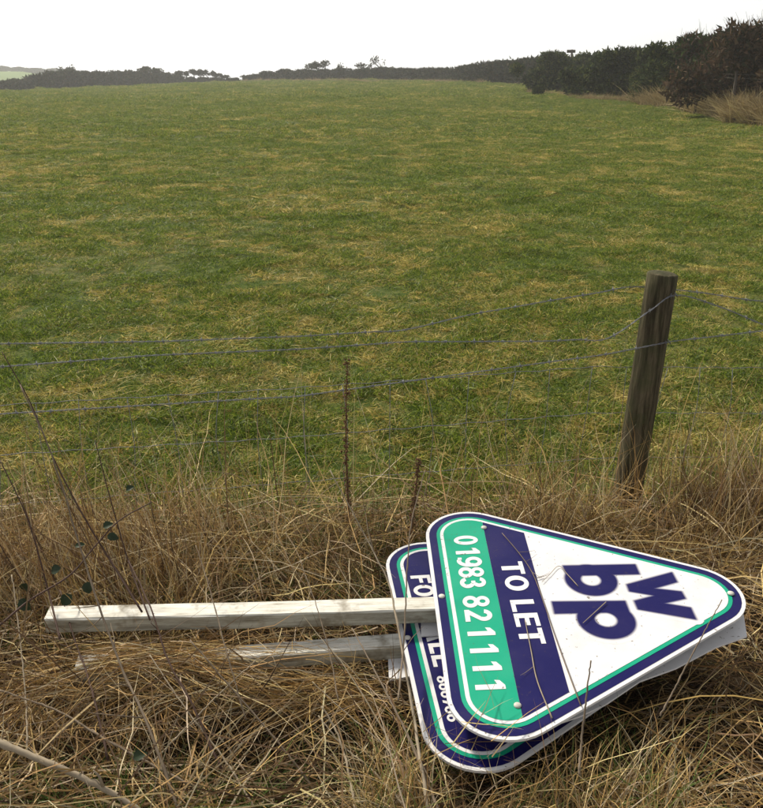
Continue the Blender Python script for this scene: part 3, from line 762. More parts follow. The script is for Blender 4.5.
def bundle(name, label, cat, parts):
    mb = MB()
    for V, F_, c in parts: mb.add(V, F_, c)
    o = link(name, mb.mesh(name), M_straw); tag(o, label, cat, kind='stuff'); return o
XR, YR = (-1.65, 1.85), (.75, 2.75)
hollow = lambda x, y: np.clip(1 - .86 * np.exp(-((x + .32) / .46) ** 2 - ((y - 1.49) / .15) ** 2), 0, 1)
bundle('matted_straw', 'matted dead grass and straw lying over the verge around the boards', 'dead grass', [
    lay('m', 15000, XR, YR, (.08, .36), (.0014, .0046), (4, 12), (.1, 1.0), STRAW + BROWN, .2, dens=hollow),
    lay('m', 3500, XR, YR, (.06, .20), (.0016, .0032), (8, 22), (.3, 1.0), STRAW + GOLD, .5, dens=hollow),
    lay('m', 3000, XR, YR, (.25, .65), (.0018, .0046), (10, 11), (.6, 1.35), STRAW, .12, dens=lambda x, y: .45 + .55 * hollow(x, y)),
    lay('m', 1300, XR, (.75, 2.1), (.25, .6), (.0024, .0056), (16, 15), (.5, 1.4), BROWN + STRAW[3:], .12, kink=.02),
    lay('m', 420, (-1.05, .1), (1.15, 1.62), (.28, .6), (.002, .0044), (24, 15), (.6, 1.6), BROWN + STRAW[3:], .1, kink=.014),
    lay('m', 220, (.45, 1.2), (1.0, 1.5), (.25, .5), (.002, .004), (14, 12), (.6, 1.4), BROWN + STRAW, .1, kink=.014),
    lay('m', 9000, XR, YR, (.08, .3), (.0018, .0036), (0, 12), (.0, .6), BROWN, .3),
    lay('m', 1500, (-.95, .12), (1.66, 1.80), (.10, .34), (.0014, .003), (3, 8), (.85, 1.3), GOLD + STRAW, .25, (0, .5, 1)),
    lay('m', 500, (-1.0, -.5), (1.60, 1.70), (.08, .2), (.0014, .0028), (10, 18), (.8, 1.1), GOLD + STRAW, .3, (-1.5, .5, 0), droop=.9),
])
# straw swept over the lower post's left half
def drape(n, x0, x1):
    x = rng.uniform(x0, x1, n); t = (x + .8) / 1.02; yc = 1.745 + .123 * t; A = rng.normal(0, .5, n) + (rng.uniform(0, 1, n) < .5) * np.pi
    base = np.stack([x, yc + rng.normal(-.015, .03, n), .166 + abs(rng.normal(0, .016, n))], -1); d = np.stack([np.cos(A), np.sin(A) * .6, rng.normal(.02, .06, n)], -1)
    bend = np.stack([rng.normal(0, .2, n), -abs(rng.normal(0, .25, n)), -abs(rng.normal(.1, .2, n))], -1)
    return ribbons(base, d, rng.uniform(.06, .24, n), rng.uniform(.0013, .0028, n), bend, 4, 3., pick(GOLD + STRAW, n), .012)[:3]
bundle('draped_straw', 'tangle of golden straw draped over the left half of the lower white post', 'straw', [drape(620, -.72, -.46), drape(120, -.82, -.1)])
# upright dead grass along the fence
def upright(n, xr, dyr, L_, w, pal, elev=(74, 13), bendk=.22, droop=.15, az=None, kink=.006, over=.0, dens=None):
    x = rng.uniform(*xr, n)
    def zf(x_, y_): return np.full(len(x_), .03)
    y = FB + FK * x + rng.uniform(*dyr, n)
    if dens is not None:
        k = rng.uniform(0, 1, n) < dens(x, y); x, y = x[k], y[k]; n = len(x)
    A = rng.uniform(0, 2 * np.pi, n) if az is None else rng.normal(az[0], az[1], n); E_ = np.radians(np.clip(rng.normal(*elev, n), 15, 120))
    d = np.stack([np.cos(A) * np.cos(E_), np.sin(A) * np.cos(E_), np.sin(E_)], -1)
    base = np.stack([x, y, ter(x, y) + rng.uniform(0, .05, n)], -1)
    bend = np.stack([rng.normal(0, bendk, n), rng.normal(0, bendk, n), -abs(rng.normal(0, droop, n))], -1)
    Ls = rng.uniform(*L_, n); V, F_, c, P = ribbons(base, d, Ls, rng.uniform(*w, n), bend, 5, 3.0, pick(pal, n), kink)
    k = clear_of_boards(P, over) & ~((abs(x - .93) < .22) & (y > FB + FK * x - .30) & (rng.uniform(0, 1, n) < .6)); nv = 12     # thinner at the foot of the post
    V = V.reshape(n, nv, 3)[k].reshape(-1, 3); c = c.reshape(n, nv, 3)[k].reshape(-1, 3); m = int(k.sum())
    i = (np.arange(m) * nv)[:, None] + (np.arange(5) * 2)[None]
    return V, np.stack([i, i + 1, i + 3, i + 2], -1).reshape(-1, 4), c
clump = lambda x, y: S((fbm(x * 3.1, y * 3.1, 55) - .40) / .2)
bundle('fence_line_grass', 'tall dead brown grass standing along the foot of the wire fence', 'dead grass', [
    upright(9500, (-1.9, 2.2), (-.74, -.10), (.07, .30), (.0014, .0032), STRAW + BROWN, (60, 20), .3, dens=clump),
    upright(1700, (.35, 2.2), (-.56, -.08), (.18, .46), (.0015, .0032), STRAW + BROWN, (72, 14), .18, dens=clump),
    upright(1000, (-1.9, -.6), (-.62, -.08), (.2, .5), (.0015, .003), STRAW, (66, 13), .18, az=(2.3, .7)),
    upright(420, (-1.9, -.3), (-.5, .05), (.3, .66), (.0015, .0028), STRAW, (70, 12), .14, az=(2.2, .9)),
    upright(420, (.45, 2.2), (-.42, .02), (.3, .62), (.0015, .0028), STRAW, (76, 11), .14),
    upright(1500, (-1.75, -.5), (-.85, -.08), (.12, .42), (.0015, .0034), BROWN + STRAW, (62, 16), .2, az=(2.4, .9)),
    upright(600, (-.6, .4), (-.55, -.05), (.15, .42), (.0013, .0026), STRAW + BROWN, (68, 16), .2),
    upright(170, (-1.6, -.45), (-.95, -.15), (.35, .72), (.003, .0052), BROWN, (64, 11), .12, az=(2.7, .6)),
    upright(70, (-.4, 1.9), (-.5, -.05), (.3, .6), (.0028, .0045), BROWN, (72, 14), .12),
    upright(240, (-1.9, 2.2), (-.5, .12), (.40, .82), (.0014, .0028), STRAW, (72, 9), .12, kink=.004),
    upright(110, (.70, 1.02), (-.26, -.09), (.2, .46), (.0014, .0028), GOLD + STRAW, (76, 9), .12),
    upright(1300, (1.08, 1.75), (-.34, -.12), (.14, .30), (.001, .002), BROWN, (76, 14), .2),
])
bundle('verge_green_grass', 'fresh green grass blades coming up through the dead straw', 'grass', [
    upright(7000, (-1.9, 2.2), (-.66, .12), (.05, .17), (.002, .004), GREENB, (58, 22), .5, .4, dens=lambda x, y: S((fbm(x * 1.9, y * 1.9, 63) - .42) / .2)),
    lay('g', 5200, (-1.5, 1.7), (.9, 2.2), (.05, .15), (.002, .0038), (50, 22), (.2, .8), GREENB, .5, dens=lambda x, y: S((fbm(x * 2.3, y * 2.3, 68) - .50) / .16)),
    lay('g', 1500, (.12, .45), (1.15, 1.33), (.05, .13), (.0018, .003), (50, 20), (.6, 1.0), GREENB + STRAW, .5),
    lay('g', 1500, (-.05, .66), (1.22, 1.37), (.10, .25), (.0015, .003), (50, 16), (.7, 1.3), GREENB + STRAW + STRAW, .35, (1.5, .8, 0), over=.85),
    lay('g', 900, (-.9, -.2), (1.0, 1.4), (.06, .16), (.002, .0036), (52, 20), (.4, .9), GREENB, .5),
    lay('g', 700, (.55, 1.0), (.95, 1.3), (.06, .15), (.002, .0036), (50, 20), (.4, .9), GREENB, .5),
])
# loose straws fallen across the lower corner of the boards
def over_board(n, c, spread, L_, az, M0, nvec):
    x = rng.normal(c[0], spread, n); y = rng.normal(c[1], spread, n); A = rng.normal(az[0], az[1], n)
    h = M0[2] - ((x - M0[0]) * nvec[0] + (y - M0[1]) * nvec[1]) / nvec[2]
    base = np.stack([x, y, h + rng.uniform(.006, .03, n)], -1); d = np.stack([np.cos(A), np.sin(A), rng.uniform(.0, .12, n)], -1)
    return ribbons(base, d, rng.uniform(*L_, n), rng.uniform(.0015, .003, n), np.zeros((n, 3)), 3, 3., pick(STRAW, n), .01)[:3]
bundle('loose_straw', 'loose straws fallen across the lower corner of the boards', 'straw', [
    over_board(26, (.12, 1.36), .07, (.10, .28), (.6, 1.2), M2, N2), over_board(10, (.22, 1.42), .05, (.08, .2), (1.0, 1.2), M1, N1)])

# ------------------------------------------------------------------ dead stems, twigs, dock, bramble (things)
def stem(name, label, cat, ctrl, r0, r1, mat, group=None, twigs=0, n=40, seed=0):
    """ctrl: (px, py, y_world) picks"""
    P = smooth_line([at_y(a, b, c) for a, b, c in ctrl], n)
    rr = np.random.default_rng(seed)
    P = P + rr.normal(0, .0006, P.shape)
    base = P[-1] if P[-1][2] < P[0][2] else P[0]
    r = np.linspace(r0, r1, n) * (1 + .25 * (np.arange(n) % 9 == 0))
    mb = MB(); mb.add(*tube(P - base, r, 6))
    for k in range(twigs):
        i = rr.integers(n // 6, n - 3); d = nrm(rr.normal(0, 1, 3) + nrm(P[0] - P[-1]) * .8); L_ = rr.uniform(.04, .13)
        mb.add(*tube(np.array([P[i], P[i] + d * L_ * .5 + rr.normal(0, .006, 3), P[i] + d * L_]) - base, [r[i] * .6, r[i] * .45, r[i] * .2], 5))
    o = link(name, mb.mesh(name), mat, smooth=True); o.location = base
    return tag(o, label, cat, group)
G_ST = 'dead stems in the foreground'
stem('dead_stem', 'long pale dead stem leaning across the left end of the upper white post', 'stem', [(20, 385, 2.05), (50, 450, 1.95), (75, 530, 1.85), (97, 600, 1.72), (123, 671, 1.58), (147, 723, 1.45), (182, 820, 1.27)], .0016, .0034, M_stem, G_ST, 5, seed=1)
stem('dead_stem', 'pale peeling stem running down the left edge of the lower navy board', 'stem', [(330, 470, 2.1), (362, 530, 2.0), (387, 579, 1.88), (395, 611, 1.79), (404, 660, 1.66), (412, 705, 1.54), (421, 765, 1.36), (430, 822, 1.25)], .0014, .0042, M_palestem, G_ST, 2, seed=2)
stem('dead_stem', 'thin dark stem crossing the post end beside the lower navy board', 'stem', [(425, 470, 2.15), (412, 520, 2.02), (407, 575, 1.88), (404, 640, 1.72), (398, 700, 1.5)], .0014, .0024, M_stem, G_ST, 2, seed=3)
stem('fallen_branch', 'thick peeling branch lying in the straw at the bottom left corner', 'branch', [(-40, 726, 1.40), (10, 747, 1.37), (60, 768, 1.34), (105, 789, 1.31), (150, 818, 1.27)], .0085, .0062, M_palestem, None, 1, seed=4)
stem('dead_stem', 'dark arching stem passing over the left end of the upper post into the straw', 'stem', [(60, 590, 1.95), (75, 640, 1.78), (92, 690, 1.62), (108, 760, 1.45)], .0018, .003, M_darkstem, G_ST, 1, seed=5)
stem('dead_stem', 'dark curved stem crossing both white posts left of centre', 'stem', [(128, 560, 1.98), (150, 606, 1.80), (168, 660, 1.66), (190, 700, 1.56), (222, 770, 1.42)], .0016, .003, M_darkstem, G_ST, 2, seed=6)
stem('dead_stem', 'straight brown stem lying diagonally below the middle of the lower post', 'stem', [(190, 640, 1.66), (255, 715, 1.52), (300, 770, 1.42), (330, 815, 1.33)], .0018, .0032, M_stem, G_ST, 2, seed=7)
stem('dead_stem', 'short pale stem left of the navy board corner at the lower edge', 'stem', [(322, 706, 1.52), (340, 740, 1.45), (352, 790, 1.33), (356, 815, 1.28)], .002, .0034, M_palestem, G_ST, 1, seed=8)
stem('dead_stem', 'long grey stem slanting between the lower post and the navy board corner', 'stem', [(352, 628, 1.78), (385, 690, 1.56), (412, 745, 1.42), (440, 815, 1.26)], .0016, .0034, M_stem, G_ST, 1, seed=9)
stem('dead_stem', 'brown stem lying almost level across the straw at far left', 'stem', [(0, 690, 1.62), (60, 712, 1.55), (110, 742, 1.47), (190, 785, 1.36)], .0022, .0032, M_stem, G_ST, 2, seed=10)
stem('dead_stem', 'broken dark stem standing upright below the lower edge of the TO LET board', 'stem', [(591, 661, 1.42), (586, 700, 1.38), (581, 745, 1.33), (579, 775, 1.28)], .0014, .0028, M_stem, G_ST, 0, seed=11)
stem('dead_stem', 'thin twig leaning up over the right corner of the TO LET board', 'stem', [(722, 600, 1.56), (702, 636, 1.50), (681, 676, 1.44), (660, 716, 1.38)], .0010, .002, M_stem, G_ST, 0, seed=12)
for lab, ctrl, r, m_ in (
    ('long pale straw stem slanting down from the lower post to the bottom edge', [(150, 655, 1.69), (183, 705, 1.57), (227, 763, 1.44), (258, 815, 1.32)], .0026, M_palestem),
    ('pale straw stem slanting down leftward below the middle of the lower post', [(256, 660, 1.67), (215, 698, 1.58), (178, 736, 1.49), (150, 765, 1.42)], .0022, M_palestem),
    ('bent pale stem lying before the navy board corner at the bottom edge', [(318, 716, 1.52), (345, 748, 1.45), (372, 770, 1.40), (412, 815, 1.30)], .0028, M_palestem),
    ('thin pale stem running from the hollow to the foot of the navy board', [(312, 682, 1.58), (345, 712, 1.52), (378, 740, 1.46), (424, 786, 1.36)], .0020, M_palestem),
    ('upright pale stem standing at the far left edge of the straw', [(12, 575, 1.92), (20, 640, 1.75), (26, 700, 1.60), (27, 752, 1.46)], .0024, M_palestem),
    ('brown stem leaning over the middle of the upper white post', [(196, 545, 2.0), (210, 590, 1.86), (226, 650, 1.68), (246, 720, 1.54)], .0020, M_stem),
    ('brown stem leaning over the upper white post near the navy board', [(300, 560, 1.98), (316, 605, 1.82), (330, 655, 1.68), (338, 700, 1.56)], .0017, M_stem)):
    stem('dead_stem', lab, 'stem', ctrl, r * .55, r, m_, G_ST, 1, seed=len(lab))
# twigs resting on the face of the upper board
def on_board(px, py, h=.0075): return hit(px, py, N1, float(N1 @ M1) + h)
def board_twig(label, pix, r, mat, twigs=0, seed=0, h=.0075):
    P = smooth_line([on_board(a, b, h) for a, b in pix], 26); base = P[0].copy(); rr = np.random.default_rng(seed)
    mb = MB(); mb.add(*tube(P - base, np.linspace(r * .6, r, 26), 5))
    for k in range(twigs):
        i = rr.integers(3, 16); d = rr.normal(0, 1, 3); d -= (d @ N1) * N1; d = nrm(d); mb.add(*tube(np.array([P[i], P[i] + d * .03, P[i] + d * .05 + N1 * .003]) - base, [r * .5, r * .4, r * .2], 4))
    o = link('twig', mb.mesh('twig'), mat, smooth=True); o.location = base
    tag(o, label, 'twig', 'twigs lying on the upper board')
board_twig('long dark twig lying across the navy band of the TO LET board', [(502, 533), (519, 553), (533, 574), (545, 606), (553, 630), (566, 666), (581, 706)], .0017, M_stem, 5, 1)
board_twig('pale twig lying below the E on the navy band of the TO LET board', [(525, 620), (531, 650), (537, 680), (552, 718)], .0017, M_palestem, 1, 2)
board_twig('bent straw lying left of the letter b on the TO LET board', [(542, 582), (550, 574), (559, 566), (568, 575), (578, 586)], .0012, M_palestem, 0, 3)
board_twig('short straw lying across the letter p on the TO LET board', [(583, 623), (594, 613), (606, 602)], .0014, M_palestem, 0, 4)
# dock stalks
def dock(label, pt, pb, yw, r, seeds, seed):
    rr = np.random.default_rng(seed); T, B = at_y(*pt, yw), at_y(*pb, yw); B[2] = min(B[2], .02)
    o = empty('dock_stalk', label, 'dock stalk', B, 'dead dock stalks by the fence')
    n = 30; P = np.linspace(T, B, n); P[:, 0] += .006 * np.sin(np.linspace(0, 5, n) + seed); P[:, 1] += .006 * np.cos(np.linspace(0, 4, n))
    V, F_ = tube(P - B, np.linspace(r * .5, r, n), 6); link('stem', np_mesh('stem', V, F_), M_dock, o, smooth=True)
    mb = MB()
    for k in range(seeds):
        t = rr.uniform(0, .92) ** 1.1; i = int(t * (n - 1)); a = rr.uniform(0, 6.28); rad = abs(rr.normal(0, 1)) * r * 1.7 + r * .6
        c = P[i] - B + np.array([math.cos(a) * rad, math.sin(a) * rad, rr.uniform(-.01, .02)]); s = rr.uniform(.003, .0068)
        d = nrm(rr.normal(0, 1, (4, 3))) * s; mb.add(c + d, np.array([(0, 1, 2), (0, 2, 3), (0, 3, 1), (1, 3, 2)]))
    link('seed_head', mb.mesh('seed_head'), M_dock, o)['kind'] = 'stuff'
dock('tall brown dock stalk standing before the fence left of the boards', (347, 364), (349, 568), 2.55, .004, 560, 3)
dock('shorter brown dock stalk standing directly behind the navy board', (417, 463), (412, 560), 2.50, .005, 450, 8)
# bramble at left
br = empty('bramble', 'bramble with dark leaves arching over the left end of the upper post', 'bramble', tuple(at_z(40, 640, .05)))
BL = np.array(br.location)
def bstem(pix, r0, r1):
    P = smooth_line([at_y(*q) for q in pix], 30) - BL; V, F_ = tube(P, np.linspace(r0, r1, 30), 6); link('stem', np_mesh('stem', V, F_), M_darkstem, br, smooth=True)
bstem([(152, 502, 2.05), (120, 520, 2.0), (96, 545, 1.95), (70, 575, 1.88), (30, 600, 1.80), (0, 625, 1.72)], .0015, .0030)
bstem([(2, 352, 2.2), (30, 402, 2.15), (52, 455, 2.1), (80, 510, 2.02), (110, 560, 1.95), (142, 612, 1.82)], .0015, .003)
bstem([(95, 440, 2.15), (108, 490, 2.08), (128, 560, 1.98), (150, 620, 1.80)], .0012, .0024)
bstem([(0, 460, 2.1), (28, 520, 2.0), (48, 590, 1.9), (60, 640, 1.75)], .0014, .003)
def leaf(center, L_, w, d, nv):
    d = nrm(np.array(d, float)); nv = np.array(nv, float); nv -= (nv @ d) * d; nv = nrm(nv); s = np.cross(d, nv); V = []; F_ = []
    K = 7
    for k in range(K + 1):
        t = k / K; ww = w / 2 * math.sin(math.pi * min(1, t ** .8 * .98 + .02)) ** .8 * (1 + .10 * (k % 2)); z = -.10 * L_ * (t - .4) ** 2 * 4
        c = center + d * (t - .5) * L_ + nv * z
        V += [c - s * ww + nv * ww * .35, c, c + s * ww + nv * ww * .35]
    for k in range(K): F_ += [(3 * k, 3 * k + 1, 3 * k + 4, 3 * k + 3), (3 * k + 1, 3 * k + 2, 3 * k + 5, 3 * k + 4)]
    return np.array(V), np.array(F_)
for px, py, yw, L_, w, d, nv in ((108, 525, 1.99, .036, .028, (1, .3, .3), (-.2, -.6, .7)), (113, 537, 1.97, .042, .028, (1, -.1, -.25), (.1, -.7, .7)), (80, 545, 1.94, .034, .020, (1, .2, .15), (0, -.5, .8)), (55, 570, 1.9, .045, .032, (-.8, .1, -.4), (.2, -.6, .7)), (88, 588, 1.88, .042, .036, (.1, -.4, -.9), (.1, -.9, .2)), (66, 600, 1.84, .05, .04, (-.7, -.2, -.6), (.1, -.8, .5)), (25, 605, 1.8, .05, .04, (.6, -.2, -.6), (-.1, -.8, .5)), (130, 488, 2.06, .03, .022, (.8, .3, .3), (0, -.6, .8)), (25, 588, 1.83, .045, .035, (-.3, .2, -.7), (0, -.9, .4)), (140, 755, 1.4, .04, .03, (.7, .2, .2), (0, -.5, .9))):
    V, F_ = leaf(at_y(px, py, yw) - BL, L_ * .8, w * .78, d, nv); link('leaf', np_mesh('leaf', V, F_), M_brleaf, br)

# ------------------------------------------------------------------ hedges, bushes and trees
rng = np.random.default_rng(23)
def leaf_cloud(blobs, n, size, pal, spike=.0, inner=.35, up=.3):
    """small leaf-sized triangles through a set of ellipsoids (c, r): uneven, denser at the surface"""
    c = np.array([b[0] for b in blobs], float); r = np.array([b[1] for b in blobs], float)
    wgt = (r[:, 0] * r[:, 2] + r[:, 1] * r[:, 2] + r[:, 0] * r[:, 1]); k = rng.choice(len(blobs), n, p=wgt / wgt.sum())
    d = rand_dir(n); rad = np.where(rng.uniform(0, 1, n) < inner, rng.uniform(.1, .85, n), rng.normal(.94, .09, n))
    lump = 1 + .22 * (fbm(d[:, 0] * 2.3 + k * 3.7, d[:, 2] * 2.3 + d[:, 1] * 2, 5) - .5) * 2
    P = c[k] + d * r[k] * (rad * lump)[:, None]
    s = size * rng.uniform(.6, 1.4, n)
    nd = nrm(d * .7 + rand_dir(n) * 1.0 + np.array([0, 0, up])); sd_ = nrm(np.cross(nd, rand_dir(n)))
    tip = P + nd * (s * (1 + spike))[:, None]; a = P - sd_ * (s * .45)[:, None]; b = P + sd_ * (s * .45)[:, None]
    V = np.stack([a, b, tip], 1).reshape(-1, 3); F_ = np.arange(n * 3).reshape(-1, 3)
    return V, F_, np.repeat(pick(pal, n, .35), 3, axis=0)
def twigs_mesh(pts, dirs, L_, r, col):
    mb = MB()
    for p, d, l in zip(pts, dirs, L_):
        q = np.array([p, p + d * l * .5 + rng.normal(0, .05, 3) * l, p + d * l + rng.normal(0, .08, 3) * l]); V, F_ = tube(q, [r, r * .7, r * .3], 4, False); mb.add(V, F_, col)
    return mb
GORSE = [(.030, .047, .013), (.044, .064, .017), (.020, .032, .010), (.10, .11, .032)]
THORN = [(.060, .041, .024), (.085, .057, .032), (.034, .036, .016), (.12, .078, .045)]
HEDGE = [(.030, .038, .018), (.045, .048, .023), (.022, .028, .014), (.060, .052, .028)]
def world_at(px, y):
    """ground point under pixel column px at distance y"""
    z = 0.
    for _ in range(4):
        x = (px - CX) / F_PX * (y * CP - (z - EYE) * SP); z = float(ter(x, y))
    return np.array([x, y, z])
def top_z(px, py, y): return at_y(px, py, y)[2]
def bush(name, label, cat, cols, n, size, pal, depth=1.4, spike=.4, group=None, twig=0, trunk=True, low=0.0):
    """cols: (px, top_py, distance) columns that the bush spans"""
    mid = world_at(*[cols[len(cols) // 2][i] for i in (0, 2)])
    o = empty(name, label, cat, tuple(mid), group); blobs = []
    for i, (px, py, y) in enumerate(cols):
        g = world_at(px, y); zt = top_z(px, py, y); h = max(zt - g[2], .5)
        nx = cols[min(i + 1, len(cols) - 1)]; pv = cols[max(i - 1, 0)]
        wdt = max(np.linalg.norm(world_at(nx[0], nx[2])[:2] - world_at(pv[0], pv[2])[:2]) * .55 / (2 if 0 < i < len(cols) - 1 else 1), h * .30)
        blobs.append((g + (0, 0, h * .60 + low), (wdt, depth * .5, h * .42)))
        blobs.append((g + (rng.uniform(-.2, .2) * wdt, -depth * .2, h * .30), (wdt * 1.05, depth * .6, h * .34)))
        blobs.append((g + (rng.uniform(-.4, .4) * wdt, 0, h * .78), (wdt * .55, depth * .4, h * .22)))
    for _ in range(5 * len(cols) if spike > .35 else 0):                     # uneven lumps over the top and the near side
        px, py, y = cols[rng.integers(len(cols))]; g = world_at(px, y); h = top_z(px, py, y) - g[2]; q = h * rng.uniform(.13, .24)
        blobs.append((g + (rng.normal(0, .35) * h, -rng.uniform(.1, .6) * depth, h * rng.uniform(.35, .93)), (q * 1.2, q, q)))
    V, F_, c = leaf_cloud([(np.array(b) - mid, r) for b, r in blobs], n, size, pal, spike)
    V2, F2, c2 = leaf_cloud([(np.array(b) - mid, np.array(r) * .8) for b, r in blobs], n // 3, size * 1.5, pal, 0, .9)
    mb = MB(); mb.add(V, F_, c); mb.add(V2, F2, c2); link('crown', mb.mesh('crown'), M_leaf, o)
    if trunk:
        for px, py, y in cols:
            g = world_at(px, y) - mid; h = top_z(px, py, y) - world_at(px, y)[2]
            for _ in range(2):
                d = np.array([rng.normal(0, .25), rng.normal(0, .2), 1.]); q = np.array([g + (rng.normal(0, .1), 0, -.1), g + d * h * .35, g + d * h * .7 + rng.normal(0, .1, 3)])
                V, F_ = tube(q, [.06, .045, .02], 5, False); link('trunk', np_mesh('trunk', V, F_, np.full((len(V), 3), (.06, .048, .036))), M_bark, o)
    if twig:
        pts = []; ds = []
        for px, py, y in cols:
            for _ in range(twig):
                p2 = px + rng.normal(0, 5); g = at_y(p2, py + rng.uniform(1, 14) + (rng.uniform(0, 45) if twig > 30 and rng.uniform() < .55 else 0), y - rng.uniform(0, 1.2)); pts.append(g - mid); ds.append(nrm(np.array([rng.normal(0, .45), rng.normal(0, .3), 1.])))
        link('bare_twigs', twigs_mesh(pts, ds, rng.uniform(.25, .8, len(pts)), .009, (.045, .034, .026)).mesh('bare_twigs'), M_bark, o)['kind'] = 'stuff'
    return o
# right-hand boundary, near to far
bush('blackthorn_hedge', 'brown twiggy thorn hedge tall at the right edge of the field', 'hedge', [(800, 25, 30), (775, 27, 31), (752, 32, 32.5), (735, 34, 34)], 34000, .11, THORN, 2.2, .9, None, 150)
bush('blackthorn_bush', 'rounded thorn bush with bare twigs left of the tall brown hedge', 'bush', [(724, 38, 36), (708, 38, 37.5), (692, 42, 39)], 24000, .11, THORN + GORSE[:2], 2.0, .8, None, 130)
bush('gorse_bush', 'large dark gorse bush jutting into the field below the thorn bush', 'bush', [(688, 50, 42), (672, 47, 43), (656, 57, 44), (642, 68, 45)], 26000, .12, GORSE, 2.2, .6, 'gorse bushes')
bush('gorse_bush', 'broad dark gorse bush in the middle of the right hand hedge', 'bush', [(648, 53, 50), (630, 50, 51), (612, 56, 52), (596, 60, 52), (578, 72, 53)], 26000, .13, GORSE, 2.4, .6, 'gorse bushes')
bush('gorse_bush', 'dark gorse bush behind the broad one with a level top', 'bush', [(622, 55, 66), (600, 56, 67), (580, 55, 68)], 15000, .15, GORSE, 2.4, .6, 'gorse bushes')
bush('gorse_bush', 'dark gorse bush at the left end of the right hand hedge', 'bush', [(560, 56, 64), (545, 57, 64), (533, 70, 64)], 15000, .14, GORSE, 2.2, .6, 'gorse bushes')
bush('gorse_bush', 'small gorse seedling standing alone in front of the hedge gap', 'bush', [(535.5, 88, 57), (538, 87, 57)], 1800, .09, GORSE, .6, .6, 'gorse bushes', trunk=False)
bush('gorse_bush', 'low dark gorse bush with dry grass at its foot below the tall hedge', 'bush', [(722, 80, 35), (708, 84, 36)], 5000, .10, GORSE, 1.2, .6, 'gorse bushes', trunk=False)
bush('gorse_bush', 'small ragged bush in the dry grass before the low wire fence', 'bush', [(683, 94, 41), (689, 93, 40)], 2200, .08, GORSE, .8, .6, 'gorse bushes', trunk=False)
# hedge across the end of the field
hd = [(552, 58, 86), (540, 58, 92), (520, 61, 100), (500, 63, 108), (480, 66, 116), (462, 68, 121), (445, 69, 126), (425, 69, 131), (405, 69, 136), (385, 68, 140), (365, 69, 143), (345, 69, 146), (325, 70, 148), (305, 70, 150), (285, 70, 152), (268, 72, 153), (254, 75, 154)]
bush('field_hedge', 'long clipped hedge running across the far end of the field', 'hedge', hd, 60000, .24, HEDGE, 2.2, .3, None, 8, trunk=False)
bush('hedge_bush', 'low isolated bush at the left end of the far hedge', 'bush', [(236, 78.5, 154), (230, 79, 154)], 2500, .2, HEDGE, 1.5, .2, None, trunk=False)
hl = [(-14, 83, 120), (4, 82, 123), (22, 80, 127), (38, 76, 131), (54, 72.5, 135), (70, 71, 138), (86, 72, 143), (100, 72, 147), (116, 72, 151), (132, 71.5, 155), (148, 72, 158), (162, 74, 161), (174, 76, 164)]
bush('field_hedge', 'dark hedge dropping away along the left side of the field', 'hedge', hl, 42000, .26, HEDGE, 2.4, .3, None, 6, trunk=False)
bush('field_hedge', 'low ragged hedge under the row of slanting skyline trees', 'hedge', [(176, 77.5, 167), (190, 77.5, 167), (204, 77.5, 167), (218, 78, 167), (232, 79, 167)], 5000, .22, HEDGE, 1.6, .3, None, trunk=False)
hf = [(-18, 67, 428), (0, 66.5, 428), (18, 67.5, 428), (36, 68.5, 428), (54, 69, 428), (72, 69.5, 428)]
bush('distant_hedge', 'thin distant hedge along the top of the pale slope at far left', 'hedge', hf, 14000, .5, HEDGE, 3, .2, None, trunk=False)
def tree(name, label, px, py_top, y, spread, lean, n, size, pal=HEDGE, group=None, gap=.0):
    """wind-shaped tree: trunk leaning by lean (m at the top), flat streaming crown"""
    g = world_at(px, y); h = top_z(px, py_top, y) - g[2]; o = empty(name, label, 'tree', tuple(g), group)
    mb = MB(); T = np.array([lean, 0, h * .86])
    def br_(a, b, r0, r1): mb.add(*tube(smooth_line([a, (np.array(a) + b) / 2 + rng.normal(0, .06 * h, 3) * (1, 1, .4), b], 7), np.linspace(r0, r1, 7), 5, False), col=(.055, .047, .038))
    TK = smooth_line([np.array([0, 0, -.2]), T * .31 + rng.normal(0, .03 * h, 3) * (1, 1, 0), T * .62], 9); mb.add(*tube(TK, np.linspace(.035 * h + .03, .022 * h, 9), 5, False), col=(.055, .047, .038))
    bl = []
    for k in range(7):
        e = T + np.array([rng.uniform(-1, 1) * spread, rng.uniform(-.6, .6) * spread, rng.uniform(-.12, .08) * h]); br_(TK[rng.integers(5, 9)], e, .016 * h, .006 * h)
        bl.append((e, (spread * rng.uniform(.30, .5), spread * .4, h * rng.uniform(.09, .17))))
    link('trunk', mb.mesh('trunk'), M_bark, o)
    V, F_, c = leaf_cloud(bl, n, size, pal, .3, .4); link('crown', np_mesh('crown', V, F_, c), M_leaf, o)
    return o
tree('windswept_tree', 'wind shaped tree with a flat crown standing above the far hedge', 322, 61.5, 149, 1.5, -.7, 900, .22)
tree('windswept_tree', 'tiny bare tree just right of the flat crowned one on the far hedge', 342, 63.5, 147, .5, -.3, 110, .2)
tree('windswept_tree', 'ragged small tree leaning left on the middle of the far hedge', 370, 63, 144, 1.0, -.9, 260, .2)
tree('windswept_tree', 'thin wispy tree topping the far hedge, crown streaming left', 386, 57.5, 142, 1.1, -1.1, 130, .2)
tree('windswept_tree', 'broad rounded tree at the end of the left hedge', 150, 68, 160, 1.7, -.3, 900, .24)
tree('windswept_tree', 'open bare tree with sky showing through beside the broad rounded one', 163, 68, 161, 1.0, -.3, 300, .22)
tree('windswept_tree', 'low tree closing the end of the left hedge', 170, 73, 162, 1.0, -.3, 500, .22)
ROW = [(184, 73), (191, 72), (198, 71), (205, 71), (212, 72), (219, 73.5), (226, 75), (232, 77)]
